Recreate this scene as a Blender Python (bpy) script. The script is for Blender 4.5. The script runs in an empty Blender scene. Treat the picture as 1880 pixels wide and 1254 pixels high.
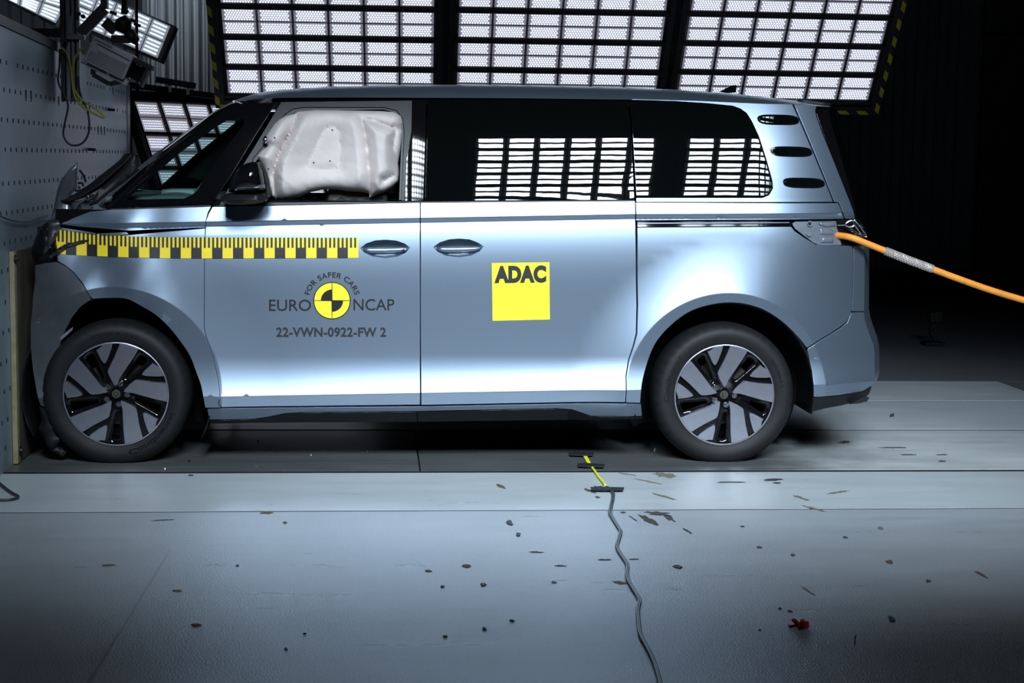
import bpy, bmesh, math, random
from mathutils import Vector, Matrix, geometry, noise
random.seed(7)
PI = math.pi
SC = bpy.context.scene
COL = SC.collection

# ------------------------------------------------------------------ camera
W, H, F = 1880, 1254, 3070.0
DIST = 8.2
_r = math.atan(0.0129)
def _unroll(px, py):
    u, v = px - W/2, py - H/2
    c, s = math.cos(_r), math.sin(_r)
    return u*c + v*s, -u*s + v*c
_ux, _uy = _unroll(690, 288)
PITCH = math.atan2(-_uy, F)
YAW = math.atan2(-_ux, F/math.cos(PITCH))
def _rot(d):
    cp, sp = math.cos(PITCH), math.sin(PITCH)
    x, y, z = d[0], d[1]*cp + d[2]*sp, -d[1]*sp + d[2]*cp
    cy, sy = math.cos(YAW), math.sin(YAW)
    return Vector((x*cy + y*sy, -x*sy + y*cy, z))
def ray(px, py):
    a, b = _unroll(px, py)
    return _rot((a, F, -b))
_d = ray(771, 850)
HC = -_d.z/_d.y*DIST
CAM = Vector((0, -DIST, HC))
def onY(px, py, Y=0.0):
    d = ray(px, py); return CAM + d*((Y - CAM.y)/d.y)
def onZ(px, py, Z=0.0):
    d = ray(px, py); return CAM + d*((Z - CAM.z)/d.z)
def onX(px, py, X):
    d = ray(px, py); return CAM + d*((X - CAM.x)/d.x)
def atD(px, py, depth):
    return CAM + ray(px, py)*(depth/F)

cam = bpy.data.objects.new('camera', bpy.data.cameras.new('camera'))
COL.objects.link(cam)
_c, _s = math.cos(_r), math.sin(_r)
R_, U_, F_ = _rot((_c, 0, _s)), _rot((-_s, 0, _c)), _rot((0, 1, 0))
cam.matrix_world = Matrix(((R_.x, U_.x, -F_.x, CAM.x), (R_.y, U_.y, -F_.y, CAM.y), (R_.z, U_.z, -F_.z, CAM.z), (0, 0, 0, 1)))
cam.data.sensor_width = 36; cam.data.lens = F/W*36
cam.data.clip_end = 200
SC.camera = cam

# ------------------------------------------------------------------ world and exposure
w = bpy.data.worlds.new('hall_air'); SC.world = w; w.use_nodes = True
w.node_tree.nodes['Background'].inputs[0].default_value = (0.35, 0.45, 0.6, 1)
w.node_tree.nodes['Background'].inputs[1].default_value = 0.006
SC.view_settings.view_transform = 'Standard'; SC.view_settings.look = 'None'
SC.view_settings.exposure = 0.0; SC.view_settings.gamma = 1.0
SC.view_settings.use_curve_mapping = False
LED_POWER = 2.3           # radiance of one LED lens, seen from the side
BEAM_W = 0.50              # watts of one LED array
BEAM_SPREAD = 47          # degrees, collimating lenses
LED_TINT = (0.78, 0.90, 1.0)

# ------------------------------------------------------------------ materials
MATS = {}
def mat(name, col, rough=0.5, metal=0.0, coat=0.0, coat_rough=0.03, var=0.0, vscale=6.0, bump=0.0, bscale=60.0,
        emit=None, estr=0.0, trans=0.0, ior=1.45, stretch=(1, 1, 1), rvar=0.0, alpha=1.0, spec=0.5, sheen=0.0):
    m = bpy.data.materials.new(name); m.use_nodes = True; MATS[name] = m
    nt = m.node_tree; b = nt.nodes['Principled BSDF']; L = nt.links.new
    b.inputs['Base Color'].default_value = (*col, 1)
    b.inputs['Roughness'].default_value = rough
    b.inputs['Metallic'].default_value = metal
    b.inputs['Coat Weight'].default_value = coat
    b.inputs['Coat Roughness'].default_value = coat_rough
    b.inputs['Transmission Weight'].default_value = trans
    b.inputs['IOR'].default_value = ior
    b.inputs['Alpha'].default_value = alpha
    b.inputs['Specular IOR Level'].default_value = spec
    b.inputs['Sheen Weight'].default_value = sheen
    if emit:
        b.inputs['Emission Color'].default_value = (*emit, 1)
        b.inputs['Emission Strength'].default_value = estr
    tc = nt.nodes.new('ShaderNodeTexCoord'); mp = nt.nodes.new('ShaderNodeMapping')
    mp.inputs['Scale'].default_value = stretch
    L(tc.outputs['Object'], mp.inputs['Vector'])
    if var > 0 or rvar > 0:
        n = nt.nodes.new('ShaderNodeTexNoise'); n.inputs['Scale'].default_value = vscale
        n.inputs['Detail'].default_value = 6; n.inputs['Roughness'].default_value = 0.6
        L(mp.outputs[0], n.inputs['Vector'])
        if var > 0:
            r = nt.nodes.new('ShaderNodeValToRGB')
            r.color_ramp.elements[0].position = 0.3; r.color_ramp.elements[1].position = 0.72
            r.color_ramp.elements[0].color = (*[max(0, c*(1 - var)) for c in col], 1)
            r.color_ramp.elements[1].color = (*[min(1, c*(1 + var)) for c in col], 1)
            L(n.outputs['Fac'], r.inputs['Fac']); L(r.outputs['Color'], b.inputs['Base Color'])
        if rvar > 0:
            mr = nt.nodes.new('ShaderNodeMapRange')
            mr.inputs['From Min'].default_value = 0.3; mr.inputs['From Max'].default_value = 0.7
            mr.inputs['To Min'].default_value = max(0.02, rough - rvar); mr.inputs['To Max'].default_value = min(1, rough + rvar)
            L(n.outputs['Fac'], mr.inputs['Value']); L(mr.outputs[0], b.inputs['Roughness'])
    if bump > 0:
        n2 = nt.nodes.new('ShaderNodeTexNoise'); n2.inputs['Scale'].default_value = bscale
        n2.inputs['Detail'].default_value = 3
        L(mp.outputs[0], n2.inputs['Vector'])
        bp = nt.nodes.new('ShaderNodeBump'); bp.inputs['Strength'].default_value = bump; bp.inputs['Distance'].default_value = 0.01
        L(n2.outputs['Fac'], bp.inputs['Height']); L(bp.outputs[0], b.inputs['Normal'])
    return m

M_PAINT = mat('silver_blue_paint', (0.245, 0.31, 0.40), rough=0.36, metal=0.85, coat=0.35, coat_rough=0.08, var=0.03, vscale=400)
M_PAINTD = mat('shadow_grey_paint', (0.028, 0.031, 0.037), rough=0.4, metal=0.2, coat=0.1, coat_rough=0.1, var=0.08, vscale=30)
M_BUMPER = mat('dark_grey_bumper_skin', (0.085, 0.095, 0.11), rough=0.4, metal=0.5, coat=0.4, coat_rough=0.15, var=0.15, vscale=12)
M_GLOSSBLK = mat('gloss_black', (0.004, 0.004, 0.005), rough=0.04, coat=0.0, coat_rough=0.02, var=0.1, vscale=20)
M_BLACK = mat('matte_black_plastic', (0.008, 0.0085, 0.010), rough=0.5, var=0.2, vscale=30, spec=0.35)
M_VOID = mat('unlit_inner_shell', (0.004, 0.004, 0.005), rough=0.9, var=0.1, spec=0.1)
M_TINT = mat('privacy_glass', (0.002, 0.003, 0.003), rough=0.01, coat=0.0, bump=0.03, bscale=2.6, spec=0.6)
M_RUBBER = mat('tyre_rubber', (0.0085, 0.009, 0.0105), rough=0.6, var=0.2, vscale=14, bump=0.03, bscale=120, spec=0.35)
M_RUBBER2 = mat('tyre_lettering_rubber', (0.004, 0.004, 0.005), rough=0.5, var=0.1, spec=0.3)
M_ALLOY = mat('machined_alloy', (0.58, 0.59, 0.68), rough=0.30, metal=1.0, var=0.05, vscale=30, bump=0.02, bscale=300)
M_CHROME = mat('bright_steel', (0.62, 0.64, 0.66), rough=0.18, metal=1.0, var=0.1)
M_HUB = mat('dull_hub_steel', (0.12, 0.11, 0.10), rough=0.45, metal=0.8, var=0.3)
M_FRAME = mat('window_frame_grey', (0.018, 0.020, 0.024), rough=0.35, var=0.1, spec=0.2)
M_GREYPL = mat('grey_plastic_bracket', (0.17, 0.19, 0.23), rough=0.38, metal=0.3, coat=0.3, var=0.1, vscale=30)
M_TRIM = mat('rubber_seal', (0.01, 0.01, 0.012), rough=0.45, var=0.1)
M_YEL = mat('yellow_vinyl', (0.95, 0.72, 0.03), rough=0.38, coat=0.3, var=0.04, vscale=8)
M_YEL2 = mat('lemon_vinyl', (0.97, 0.82, 0.03), rough=0.42, coat=0.2, var=0.03, vscale=8)
M_INK = mat('black_vinyl', (0.008, 0.008, 0.01), rough=0.45, var=0.1)
M_INKG = mat('grey_black_vinyl', (0.014, 0.015, 0.018), rough=0.5, var=0.1)
M_BAG = mat('airbag_nylon', (0.70, 0.63, 0.61), rough=0.75, var=0.05, vscale=18, bump=0.08, bscale=40, sheen=0.2)
M_SEAM = mat('airbag_seam_thread', (0.66, 0.50, 0.46), rough=0.8, var=0.1)
M_DASH = mat('dashboard_trim', (0.13, 0.17, 0.17), rough=0.6, var=0.1)
M_DASHL = mat('pale_dash_pad', (0.42, 0.50, 0.49), rough=0.6, var=0.05)
M_SEAT = mat('seat_fabric', (0.16, 0.14, 0.13), rough=0.85, var=0.15, vscale=40, bump=0.1)
M_METAL = mat('torn_sheet_metal', (0.42, 0.45, 0.48), rough=0.3, metal=0.9, var=0.25, vscale=14)
M_LEDF = mat('lamp_frame_black', (0.018, 0.019, 0.023), rough=0.5, var=0.2, vscale=10)
M_LEDB = mat('lamp_frame_grey', (0.10, 0.115, 0.13), rough=0.4, metal=0.4, var=0.1)
M_LEDT = mat('lamp_reflector_tray', (0.30, 0.29, 0.35), rough=0.4, emit=(0.66, 0.66, 0.80), estr=0.22, var=0.06, vscale=30)
M_LED = mat('led_lens', (0.9, 0.9, 0.95), rough=0.3, emit=LED_TINT, estr=LED_POWER)
M_LEDS = mat('led_lens_side', (0.9, 0.9, 0.95), rough=0.3, emit=LED_TINT, estr=0.6)
M_LEDW = mat('led_lens_weak', (0.9, 0.9, 0.95), rough=0.3, emit=LED_TINT, estr=2.2)
M_LEDF2 = mat('flood_led_row', (0.9, 0.9, 0.95), rough=0.3, emit=LED_TINT, estr=1.1)
M_LEDTW = mat('low_lamp_tray', (0.40, 0.38, 0.46), rough=0.4, emit=(0.64, 0.62, 0.74), estr=0.26, var=0.10, vscale=24)
M_PIPE = mat('louvre_grey', (0.35, 0.38, 0.42), rough=0.4, metal=0.3, emit=(0.62, 0.70, 0.80), estr=0.26, var=0.08, vscale=20)
M_ORANGE = mat('orange_cable_sheath', (0.85, 0.30, 0.035), rough=0.45, var=0.12, vscale=18, bump=0.05, bscale=30)
M_BRAID = mat('wire_mesh_sleeve', (0.36, 0.30, 0.28), rough=0.55, metal=0.3, var=0.2)
M_SLEEVE = mat('sleeve_wire', (0.62, 0.56, 0.55), rough=0.5, metal=0.4, var=0.2)
M_BARR = mat('barrier_steel_plate', (0.31, 0.39, 0.47), rough=0.40, metal=0.3, var=0.22, vscale=2.2, bump=0.05, bscale=25, rvar=0.08)
M_BARRE = mat('barrier_edge_steel', (0.26, 0.28, 0.32), rough=0.45, metal=0.3, var=0.1)
M_HOLE = mat('drilled_hole', (0.01, 0.01, 0.012), rough=0.8, var=0.1)
M_RUST = mat('rusty_hole_rim', (0.10, 0.05, 0.035), rough=0.8, var=0.3)
M_PLY = mat('worn_plywood', (0.085, 0.077, 0.055), rough=0.75, var=0.5, vscale=5, stretch=(1, 1, 0.5), bump=0.1, bscale=40)
M_PLYE = mat('plywood_edge', (0.27, 0.235, 0.14), rough=0.8, var=0.2, vscale=20)
M_CAMG = mat('camera_housing_grey', (0.42, 0.43, 0.50), rough=0.45, var=0.08)
M_CAMD = mat('camera_housing_groove', (0.05, 0.052, 0.065), rough=0.5, var=0.1)
M_ALU = mat('aluminium_profile', (0.20, 0.21, 0.235), rough=0.4, metal=0.8, var=0.15)
M_STEELD = mat('dark_steel_bracket', (0.045, 0.047, 0.055), rough=0.42, metal=0.6, var=0.2)
M_LENS = mat('lens_glass', (0.004, 0.004, 0.006), rough=0.02, coat=1.0)
M_STICK = mat('pale_sticker', (0.42, 0.42, 0.40), rough=0.6, var=0.1)
M_WIREY = mat('yellow_wire', (0.36, 0.34, 0.05), rough=0.5, var=0.1)
M_WIREB = mat('black_wire', (0.02, 0.02, 0.023), rough=0.5, var=0.1)
M_WIREG = mat('grey_black_wire', (0.035, 0.037, 0.04), rough=0.45, var=0.1)
M_CURT = mat('grey_curtain_cloth', (0.75, 0.78, 0.82), rough=0.7, var=0.06)
M_CLAD = mat('wall_cladding_grey', (0.16, 0.18, 0.21), rough=0.5, var=0.12, vscale=1.5)
M_DOORP = mat('sectional_door_grey', (0.06, 0.068, 0.08), rough=0.5, var=0.1)
M_DARKW = mat('hall_wall_dark', (0.03, 0.033, 0.038), rough=0.8, var=0.1)
M_TAPE = mat('black_cloth_tape', (0.012, 0.012, 0.013), rough=0.6, var=0.2)
M_YTAPE = mat('yellow_strip_switch', (0.72, 0.72, 0.03), rough=0.5, var=0.05)
M_DEB = mat('black_debris', (0.02, 0.02, 0.022), rough=0.6, var=0.3, vscale=60)
M_DEBB = mat('brown_debris', (0.10, 0.075, 0.05), rough=0.7, var=0.3, vscale=60)
M_DEBW = mat('pale_debris', (0.50, 0.45, 0.36), rough=0.6, var=0.2, vscale=60)
M_RED = mat('red_plastic', (0.42, 0.02, 0.012), rough=0.4, var=0.1)
M_SCUFF = mat('chipped_coating', (0.055, 0.052, 0.045), rough=0.8, var=0.4, vscale=60)
M_SCUFFL = mat('tan_scratch', (0.15, 0.135, 0.10), rough=0.8, var=0.3, vscale=60)
M_GROOVE = mat('floor_joint_dark', (0.02, 0.021, 0.024), spec=0.1, rough=0.9, var=0.2)
M_BEAD = mat('floor_joint_filler', (0.30, 0.32, 0.35), rough=0.5, var=0.1)

def floor_mat(name, col, rough, streak=0.12, bump=0.12, x_ramp=None):
    m = bpy.data.materials.new(name); m.use_nodes = True
    nt = m.node_tree; b = nt.nodes['Principled BSDF']; L = nt.links.new
    tc = nt.nodes.new('ShaderNodeTexCoord')
    def nz(scale, st, detail=6):
        mp = nt.nodes.new('ShaderNodeMapping'); mp.inputs['Scale'].default_value = st
        L(tc.outputs['Object'], mp.inputs['Vector'])
        n = nt.nodes.new('ShaderNodeTexNoise'); n.inputs['Scale'].default_value = scale; n.inputs['Detail'].default_value = detail
        n.inputs['Roughness'].default_value = 0.65
        L(mp.outputs[0], n.inputs['Vector']); return n
    big = nz(0.9, (1, 1, 1)); stk = nz(2.2, (0.5, 3.5, 1)); fine = nz(140, (1, 1, 1), 3)
    mix = nt.nodes.new('ShaderNodeMix'); mix.data_type = 'FLOAT'; mix.inputs[0].default_value = 0.5
    L(big.outputs['Fac'], mix.inputs[2]); L(stk.outputs['Fac'], mix.inputs[3])
    mix2 = nt.nodes.new('ShaderNodeMix'); mix2.data_type = 'FLOAT'; mix2.inputs[0].default_value = 0.25
    L(mix.outputs[0], mix2.inputs[2]); L(fine.outputs['Fac'], mix2.inputs[3])
    r = nt.nodes.new('ShaderNodeValToRGB')
    r.color_ramp.elements[0].position = 0.32; r.color_ramp.elements[1].position = 0.68
    r.color_ramp.elements[0].color = (*[c*(1 - streak) for c in col], 1); r.color_ramp.elements[1].color = (*[c*(1 + streak) for c in col], 1)
    L(mix2.outputs[0], r.inputs['Fac'])
    if x_ramp:            # dark at low x, paler towards high x: (pale factor, from x, to x)
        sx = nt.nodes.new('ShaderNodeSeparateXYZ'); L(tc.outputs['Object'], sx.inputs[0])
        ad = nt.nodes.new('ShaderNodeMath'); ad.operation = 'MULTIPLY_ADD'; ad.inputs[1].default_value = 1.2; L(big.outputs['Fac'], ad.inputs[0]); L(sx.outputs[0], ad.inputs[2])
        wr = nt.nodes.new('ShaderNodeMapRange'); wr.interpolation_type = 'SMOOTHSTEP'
        wr.inputs['From Min'].default_value = x_ramp[1] + .6; wr.inputs['From Max'].default_value = x_ramp[2] + .6
        wr.inputs['To Min'].default_value = 1; wr.inputs['To Max'].default_value = x_ramp[0]; L(ad.outputs[0], wr.inputs['Value'])
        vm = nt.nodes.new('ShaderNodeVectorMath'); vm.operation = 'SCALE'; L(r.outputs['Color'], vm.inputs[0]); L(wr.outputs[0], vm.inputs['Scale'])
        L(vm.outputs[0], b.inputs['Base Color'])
    else: L(r.outputs['Color'], b.inputs['Base Color'])
    mr = nt.nodes.new('ShaderNodeMapRange'); mr.inputs['From Min'].default_value = 0.3; mr.inputs['From Max'].default_value = 0.7
    mr.inputs['To Min'].default_value = rough - 0.06; mr.inputs['To Max'].default_value = rough + 0.08
    L(mix.outputs[0], mr.inputs['Value']); L(mr.outputs[0], b.inputs['Roughness'])
    bp = nt.nodes.new('ShaderNodeBump'); bp.inputs['Strength'].default_value = bump; bp.inputs['Distance'].default_value = 0.01
    L(fine.outputs['Fac'], bp.inputs['Height']); L(bp.outputs[0], b.inputs['Normal'])
    return m
M_FLOOR = floor_mat('coated_floor_grey', (0.33, 0.365, 0.40), 0.30, streak=0.2, bump=0.34)
M_STRIP = floor_mat('floor_strip_grey', (0.42, 0.465, 0.49), 0.30, bump=0.08)
M_TRACK = floor_mat('track_plate_steel', (0.085, 0.092, 0.095), 0.34, streak=0.45, bump=0.04)
M_TRACKG = floor_mat('track_plate_graded', (0.085, 0.092, 0.095), 0.34, streak=0.35, bump=0.04, x_ramp=(5.6, -5.3, -4.3))  # plate colour grows paler along x
M_TRACK2 = floor_mat('rear_plate_pale', (0.52, 0.575, 0.61), 0.32, streak=0.2, bump=0.04)
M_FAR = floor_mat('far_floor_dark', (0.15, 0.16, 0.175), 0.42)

def hazard_mat():
    m = bpy.data.materials.new('hazard_stripe_tape'); m.use_nodes = True
    nt = m.node_tree; b = nt.nodes['Principled BSDF']; L = nt.links.new
    tc = nt.nodes.new('ShaderNodeTexCoord'); sp = nt.nodes.new('ShaderNodeSeparateXYZ'); L(tc.outputs['Object'], sp.inputs[0])
    ad = nt.nodes.new('ShaderNodeMath'); ad.operation = 'ADD'; L(sp.outputs[0], ad.inputs[0]); L(sp.outputs[1], ad.inputs[1])
    mu = nt.nodes.new('ShaderNodeMath'); mu.operation = 'MULTIPLY'; mu.inputs[1].default_value = 6.7; L(ad.outputs[0], mu.inputs[0])
    fr = nt.nodes.new('ShaderNodeMath'); fr.operation = 'FRACT'; L(mu.outputs[0], fr.inputs[0])
    gt = nt.nodes.new('ShaderNodeMath'); gt.operation = 'GREATER_THAN'; gt.inputs[1].default_value = 0.5; L(fr.outputs[0], gt.inputs[0])
    mx = nt.nodes.new('ShaderNodeMix'); mx.data_type = 'RGBA'
    mx.inputs[6].default_value = (0.012, 0.012, 0.012, 1); mx.inputs[7].default_value = (0.62, 0.50, 0.03, 1)
    L(gt.outputs[0], mx.inputs[0]); L(mx.outputs[2], b.inputs['Base Color']); b.inputs['Roughness'].default_value = 0.5
    return m
M_HAZ = hazard_mat()

def glass_mat():
    m = bpy.data.materials.new('clear_car_glass'); m.use_nodes = True
    nt = m.node_tree; L = nt.links.new
    for n in list(nt.nodes):
        if n.type != 'OUTPUT_MATERIAL': nt.nodes.remove(n)
    out = [n for n in nt.nodes if n.type == 'OUTPUT_MATERIAL'][0]
    t = nt.nodes.new('ShaderNodeBsdfTransparent'); t.inputs[0].default_value = (0.60, 0.74, 0.72, 1)
    g = nt.nodes.new('ShaderNodeBsdfGlossy'); g.inputs['Roughness'].default_value = 0.01
    x = nt.nodes.new('ShaderNodeMixShader'); x.inputs[0].default_value = 0.06; L(t.outputs[0], x.inputs[1]); L(g.outputs[0], x.inputs[2])
    L(x.outputs[0], out.inputs['Surface']); return m
M_GLASS = glass_mat()

# ------------------------------------------------------------------ object helpers
def setp(o, label=None, cat=None, group=None, kind=None):
    if label: o['label'] = label
    if cat: o['category'] = cat
    if group: o['group'] = group
    if kind: o['kind'] = kind
    return o
def thing(name, label, cat, loc=(0, 0, 0), group=None, kind=None):
    o = bpy.data.objects.new(name, None); COL.objects.link(o); o.location = loc; o.empty_display_size = 0.1
    return setp(o, label, cat, group, kind)
def link_mesh(name, me, parent=None):
    o = bpy.data.objects.new(name, me); COL.objects.link(o)
    if parent is not None:       # every parent is translation-only and its location is its world position
        o.parent = parent; o.matrix_parent_inverse = Matrix.Translation(-Vector(parent.location))
    return o
def mesh_obj(name, verts, faces, m, parent=None, smooth=False, normals=None, midx=None, pivot=True):
    """vertices are world coordinates; the object's origin goes to the middle of its bounds"""
    ms = m if isinstance(m, (list, tuple)) else [m]
    vs = [Vector(v) for v in verts]
    if pivot and vs:
        lo = Vector([min(v[i] for v in vs) for i in range(3)]); hi = Vector([max(v[i] for v in vs) for i in range(3)])
        p = (lo + hi)/2
    else: p = Vector((0, 0, 0))
    me = bpy.data.meshes.new(name); me.from_pydata([v - p for v in vs], [], faces)
    for x in ms: me.materials.append(x)
    if midx: me.polygons.foreach_set('material_index', midx)
    if smooth: me.polygons.foreach_set('use_smooth', [True]*len(me.polygons))
    me.update()
    if normals: me.normals_split_custom_set_from_vertices([Vector(n) for n in normals])
    o = link_mesh(name, me, parent); o.location = p
    return o
class MB:
    """collects shapes into one mesh"""
    def __init__(s): s.v = []; s.f = []; s.mi = []
    def add(s, v, f, mi=0):
        b = len(s.v); s.v += [Vector(x) for x in v]; s.f += [[b + i for i in q] for q in f]; s.mi += [mi]*len(f); return s
    def frame_box(s, c, ax, ay, az, hx, hy, hz, mi=0, bev=0.0):
        c = Vector(c); ax = Vector(ax).normalized(); ay = Vector(ay).normalized(); az = Vector(az).normalized()
        if bev <= 0:
            v = [c + ax*hx*i + ay*hy*j + az*hz*k for k in (-1, 1) for j in (-1, 1) for i in (-1, 1)]
            f = [(0, 2, 3, 1), (4, 5, 7, 6), (0, 1, 5, 4), (2, 6, 7, 3), (0, 4, 6, 2), (1, 3, 7, 5)]
            return s.add(v, f, mi)
        bm = bmesh.new(); bmesh.ops.create_cube(bm, size=2)
        for q in bm.verts: q.co = Vector((q.co.x*hx, q.co.y*hy, q.co.z*hz))
        bmesh.ops.bevel(bm, geom=bm.edges[:], offset=min(bev, hx*.9, hy*.9, hz*.9), segments=2, affect='EDGES', profile=0.6)
        bm.verts.index_update()
        v = [c + ax*q.co.x + ay*q.co.y + az*q.co.z for q in bm.verts]; f = [[q.index for q in t.verts] for t in bm.faces]
        bm.free(); return s.add(v, f, mi)
    def box(s, lo, hi, mi=0, bev=0.0):
        lo = Vector(lo); hi = Vector(hi); c = (lo + hi)/2; h = (hi - lo)/2
        return s.frame_box(c, (1, 0, 0), (0, 1, 0), (0, 0, 1), h.x, h.y, h.z, mi, bev)
    def bar(s, a, b, r, mi=0, n=4, up=(0, 0, 1), r2=None):
        a = Vector(a); b = Vector(b); d = (b - a)
        if n == 4:
            az = d.normalized(); u = Vector(up)
            if abs(az.dot(u)) > .95: u = Vector((0, 1, 0))
            ax = az.cross(u).normalized(); ay = az.cross(ax)
            return s.frame_box((a + b)/2, ax, ay, az, r, r2 or r, d.length/2, mi)
        return s.tube([a, b], r, n, mi)
    def tube(s, pts, r, n=8, mi=0, cap=True):
        pts = [Vector(p) for p in pts]; rs = r if isinstance(r, (list, tuple)) else [r]*len(pts)
        v = []; f = []; prev = None
        for i, p in enumerate(pts):
            t = (pts[min(i + 1, len(pts) - 1)] - pts[max(i - 1, 0)]).normalized()
            if prev is None:
                u = Vector((0, 0, 1)) if abs(t.z) < .9 else Vector((1, 0, 0))
                ax = t.cross(u).normalized()
            else:
                ax = (prev - t*prev.dot(t)); ax = ax.normalized() if ax.length > 1e-6 else t.orthogonal().normalized()
            prev = ax; ay = t.cross(ax)
            for k in range(n):
                a = 2*PI*k/n; v.append(p + (ax*math.cos(a) + ay*math.sin(a))*rs[i])
        for i in range(len(pts) - 1):
            for k in range(n):
                f.append((i*n + k, i*n + (k + 1) % n, (i + 1)*n + (k + 1) % n, (i + 1)*n + k))
        if cap: f.append(tuple(range(n))[::-1]); f.append(tuple((len(pts) - 1)*n + k for k in range(n)))
        return s.add(v, f, mi)
    def prism(s, poly, d, mi=0):
        """closed polygon of 3-D points, pushed along d"""
        n = len(poly); d = Vector(d); v = [Vector(p) for p in poly] + [Vector(p) + d for p in poly]
        f = [tuple(range(n)), tuple(range(2*n - 1, n - 1, -1))] + [(i, i + n, (i + 1) % n + n, (i + 1) % n) for i in range(n)]
        return s.add(v, f, mi)
    def disc(s, c, nrm, r, h, n=16, mi=0):
        c = Vector(c); nrm = Vector(nrm).normalized()
        return s.tube([c, c + nrm*h], r, n, mi)
    def build(s, name, m, parent=None, smooth=False, label=None, kind=None):
        o = mesh_obj(name, s.v, s.f, m, parent, smooth, midx=s.mi)
        bm = bmesh.new(); bm.from_mesh(o.data); bmesh.ops.recalc_face_normals(bm, faces=bm.faces[:]); bm.to_mesh(o.data); bm.free()
        if smooth:
            try: o.data.set_sharp_from_angle(angle=math.radians(40))
            except Exception: pass
        if label: o['label'] = label
        if kind: o['kind'] = kind
        return o
def cr(pts, k=6, closed=False):
    """Catmull-Rom through points of any dimension"""
    P = [Vector(p) for p in pts]; n = len(P); out = []
    rng = range(n if closed else n - 1)
    for i in rng:
        p0 = P[(i - 1) % n] if closed or i > 0 else P[i]; p1 = P[i]; p2 = P[(i + 1) % n]; p3 = P[(i + 2) % n] if closed or i + 2 < n else p2
        for j in range(k):
            t = j/k
            out.append(0.5*((2*p1) + (p2 - p0)*t + (2*p0 - 5*p1 + 4*p2 - p3)*t*t + (3*p1 - p0 - 3*p2 + p3)*t**3))
    if not closed: out.append(P[-1])
    return out

# ------------------------------------------------------------------ 2-D helpers
def inside(p, poly):
    x, y = p[0], p[1]; c = False; j = len(poly) - 1
    for i in range(len(poly)):
        xi, yi = poly[i][0], poly[i][1]; xj, yj = poly[j][0], poly[j][1]
        if (yi > y) != (yj > y) and x < (xj - xi)*(y - yi)/(yj - yi) + xi: c = not c
        j = i
    return c
def segd(p, a, b):
    ax, ay = b[0] - a[0], b[1] - a[1]; l = ax*ax + ay*ay
    t = 0 if l == 0 else max(0, min(1, ((p[0] - a[0])*ax + (p[1] - a[1])*ay)/l))
    return math.hypot(p[0] - a[0] - ax*t, p[1] - a[1] - ay*t)
def pold(p, poly, closed=True):
    n = len(poly); return min(segd(p, poly[i], poly[(i + 1) % n]) for i in range(n if closed else n - 1))
def resample(poly, step):
    out = []
    for i in range(len(poly)):
        a, b = Vector(poly[i][:2]), Vector(poly[(i + 1) % len(poly)][:2]); n = max(1, int(math.ceil((b - a).length/step)))
        out += [a.lerp(b, k/n) for k in range(n)]
    return out
def area2(poly): return sum(poly[i][0]*poly[(i + 1) % len(poly)][1] - poly[(i + 1) % len(poly)][0]*poly[i][1] for i in range(len(poly)))
def inset_poly(poly, d):
    if area2(poly) < 0: poly = poly[::-1]
    n = len(poly); out = []
    for i in range(n):
        a, b, c = Vector(poly[i - 1][:2]), Vector(poly[i][:2]), Vector(poly[(i + 1) % n][:2])
        t1 = (b - a).normalized(); t2 = (c - b).normalized()
        n1 = Vector((-t1.y, t1.x)); n2 = Vector((-t2.y, t2.x)); m = n1 + n2
        if m.length < 1e-4: m = n1
        m.normalize(); k = max(0.45, m.dot(n1)); out.append(b + m*d/k)
    return out
def tri2d(poly, step, holes=(), extra=()):
    """triangulate polygon with an inner lattice; returns points, tris, index of boundary ring"""
    pts = [Vector(p) for p in poly]; nb = len(pts); edges = [(i, (i + 1) % nb) for i in range(nb)]
    for h in holes:
        b = len(pts); pts += [Vector(q) for q in h]; edges += [(b + i, b + (i + 1) % len(h)) for i in range(len(h))]
    lo = [min(p[i] for p in poly) for i in (0, 1)]; hi = [max(p[i] for p in poly) for i in (0, 1)]
    ny = int((hi[1] - lo[1])/step); nx = int((hi[0] - lo[0])/step)
    cand = [(lo[0] + (i + .5)*step, lo[1] + (j + .5)*step) for j in range(ny + 1) for i in range(nx + 1)]
    ex = [e for e in extra]
    if extra:
        cand = [q for q in cand if min([abs(q[1] - zz) for zz in crease_z(q[0])] + [abs(math.hypot(q[0] - c.x, q[1] - c.z) - .518) for c in (FWC, RWC)]) > .013]
    ne = len(cand)
    for iq, q in enumerate(cand + ex):
        if not inside(q, poly): continue
        if pold(q, poly) < (step*.35 if iq < ne else .0025): continue
        if any(inside(q, h) or pold(q, h) < step*.3 for h in holes): continue
        pts.append(Vector(q))
    V, E, T, ov, oe, of = geometry.delaunay_2d_cdt(pts, edges, [list(range(nb))], 1, 1e-6)
    mp = {}
    for i, l in enumerate(ov):
        for k in l: mp.setdefault(k, i)
    tr = []
    for t in T:
        c = ((V[t[0]].x + V[t[1]].x + V[t[2]].x)/3, (V[t[0]].y + V[t[1]].y + V[t[2]].y)/3)
        if any(inside(c, h) for h in holes): continue
        tr.append(list(t))
    return V, tr, [mp[i] for i in range(nb)]

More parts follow.
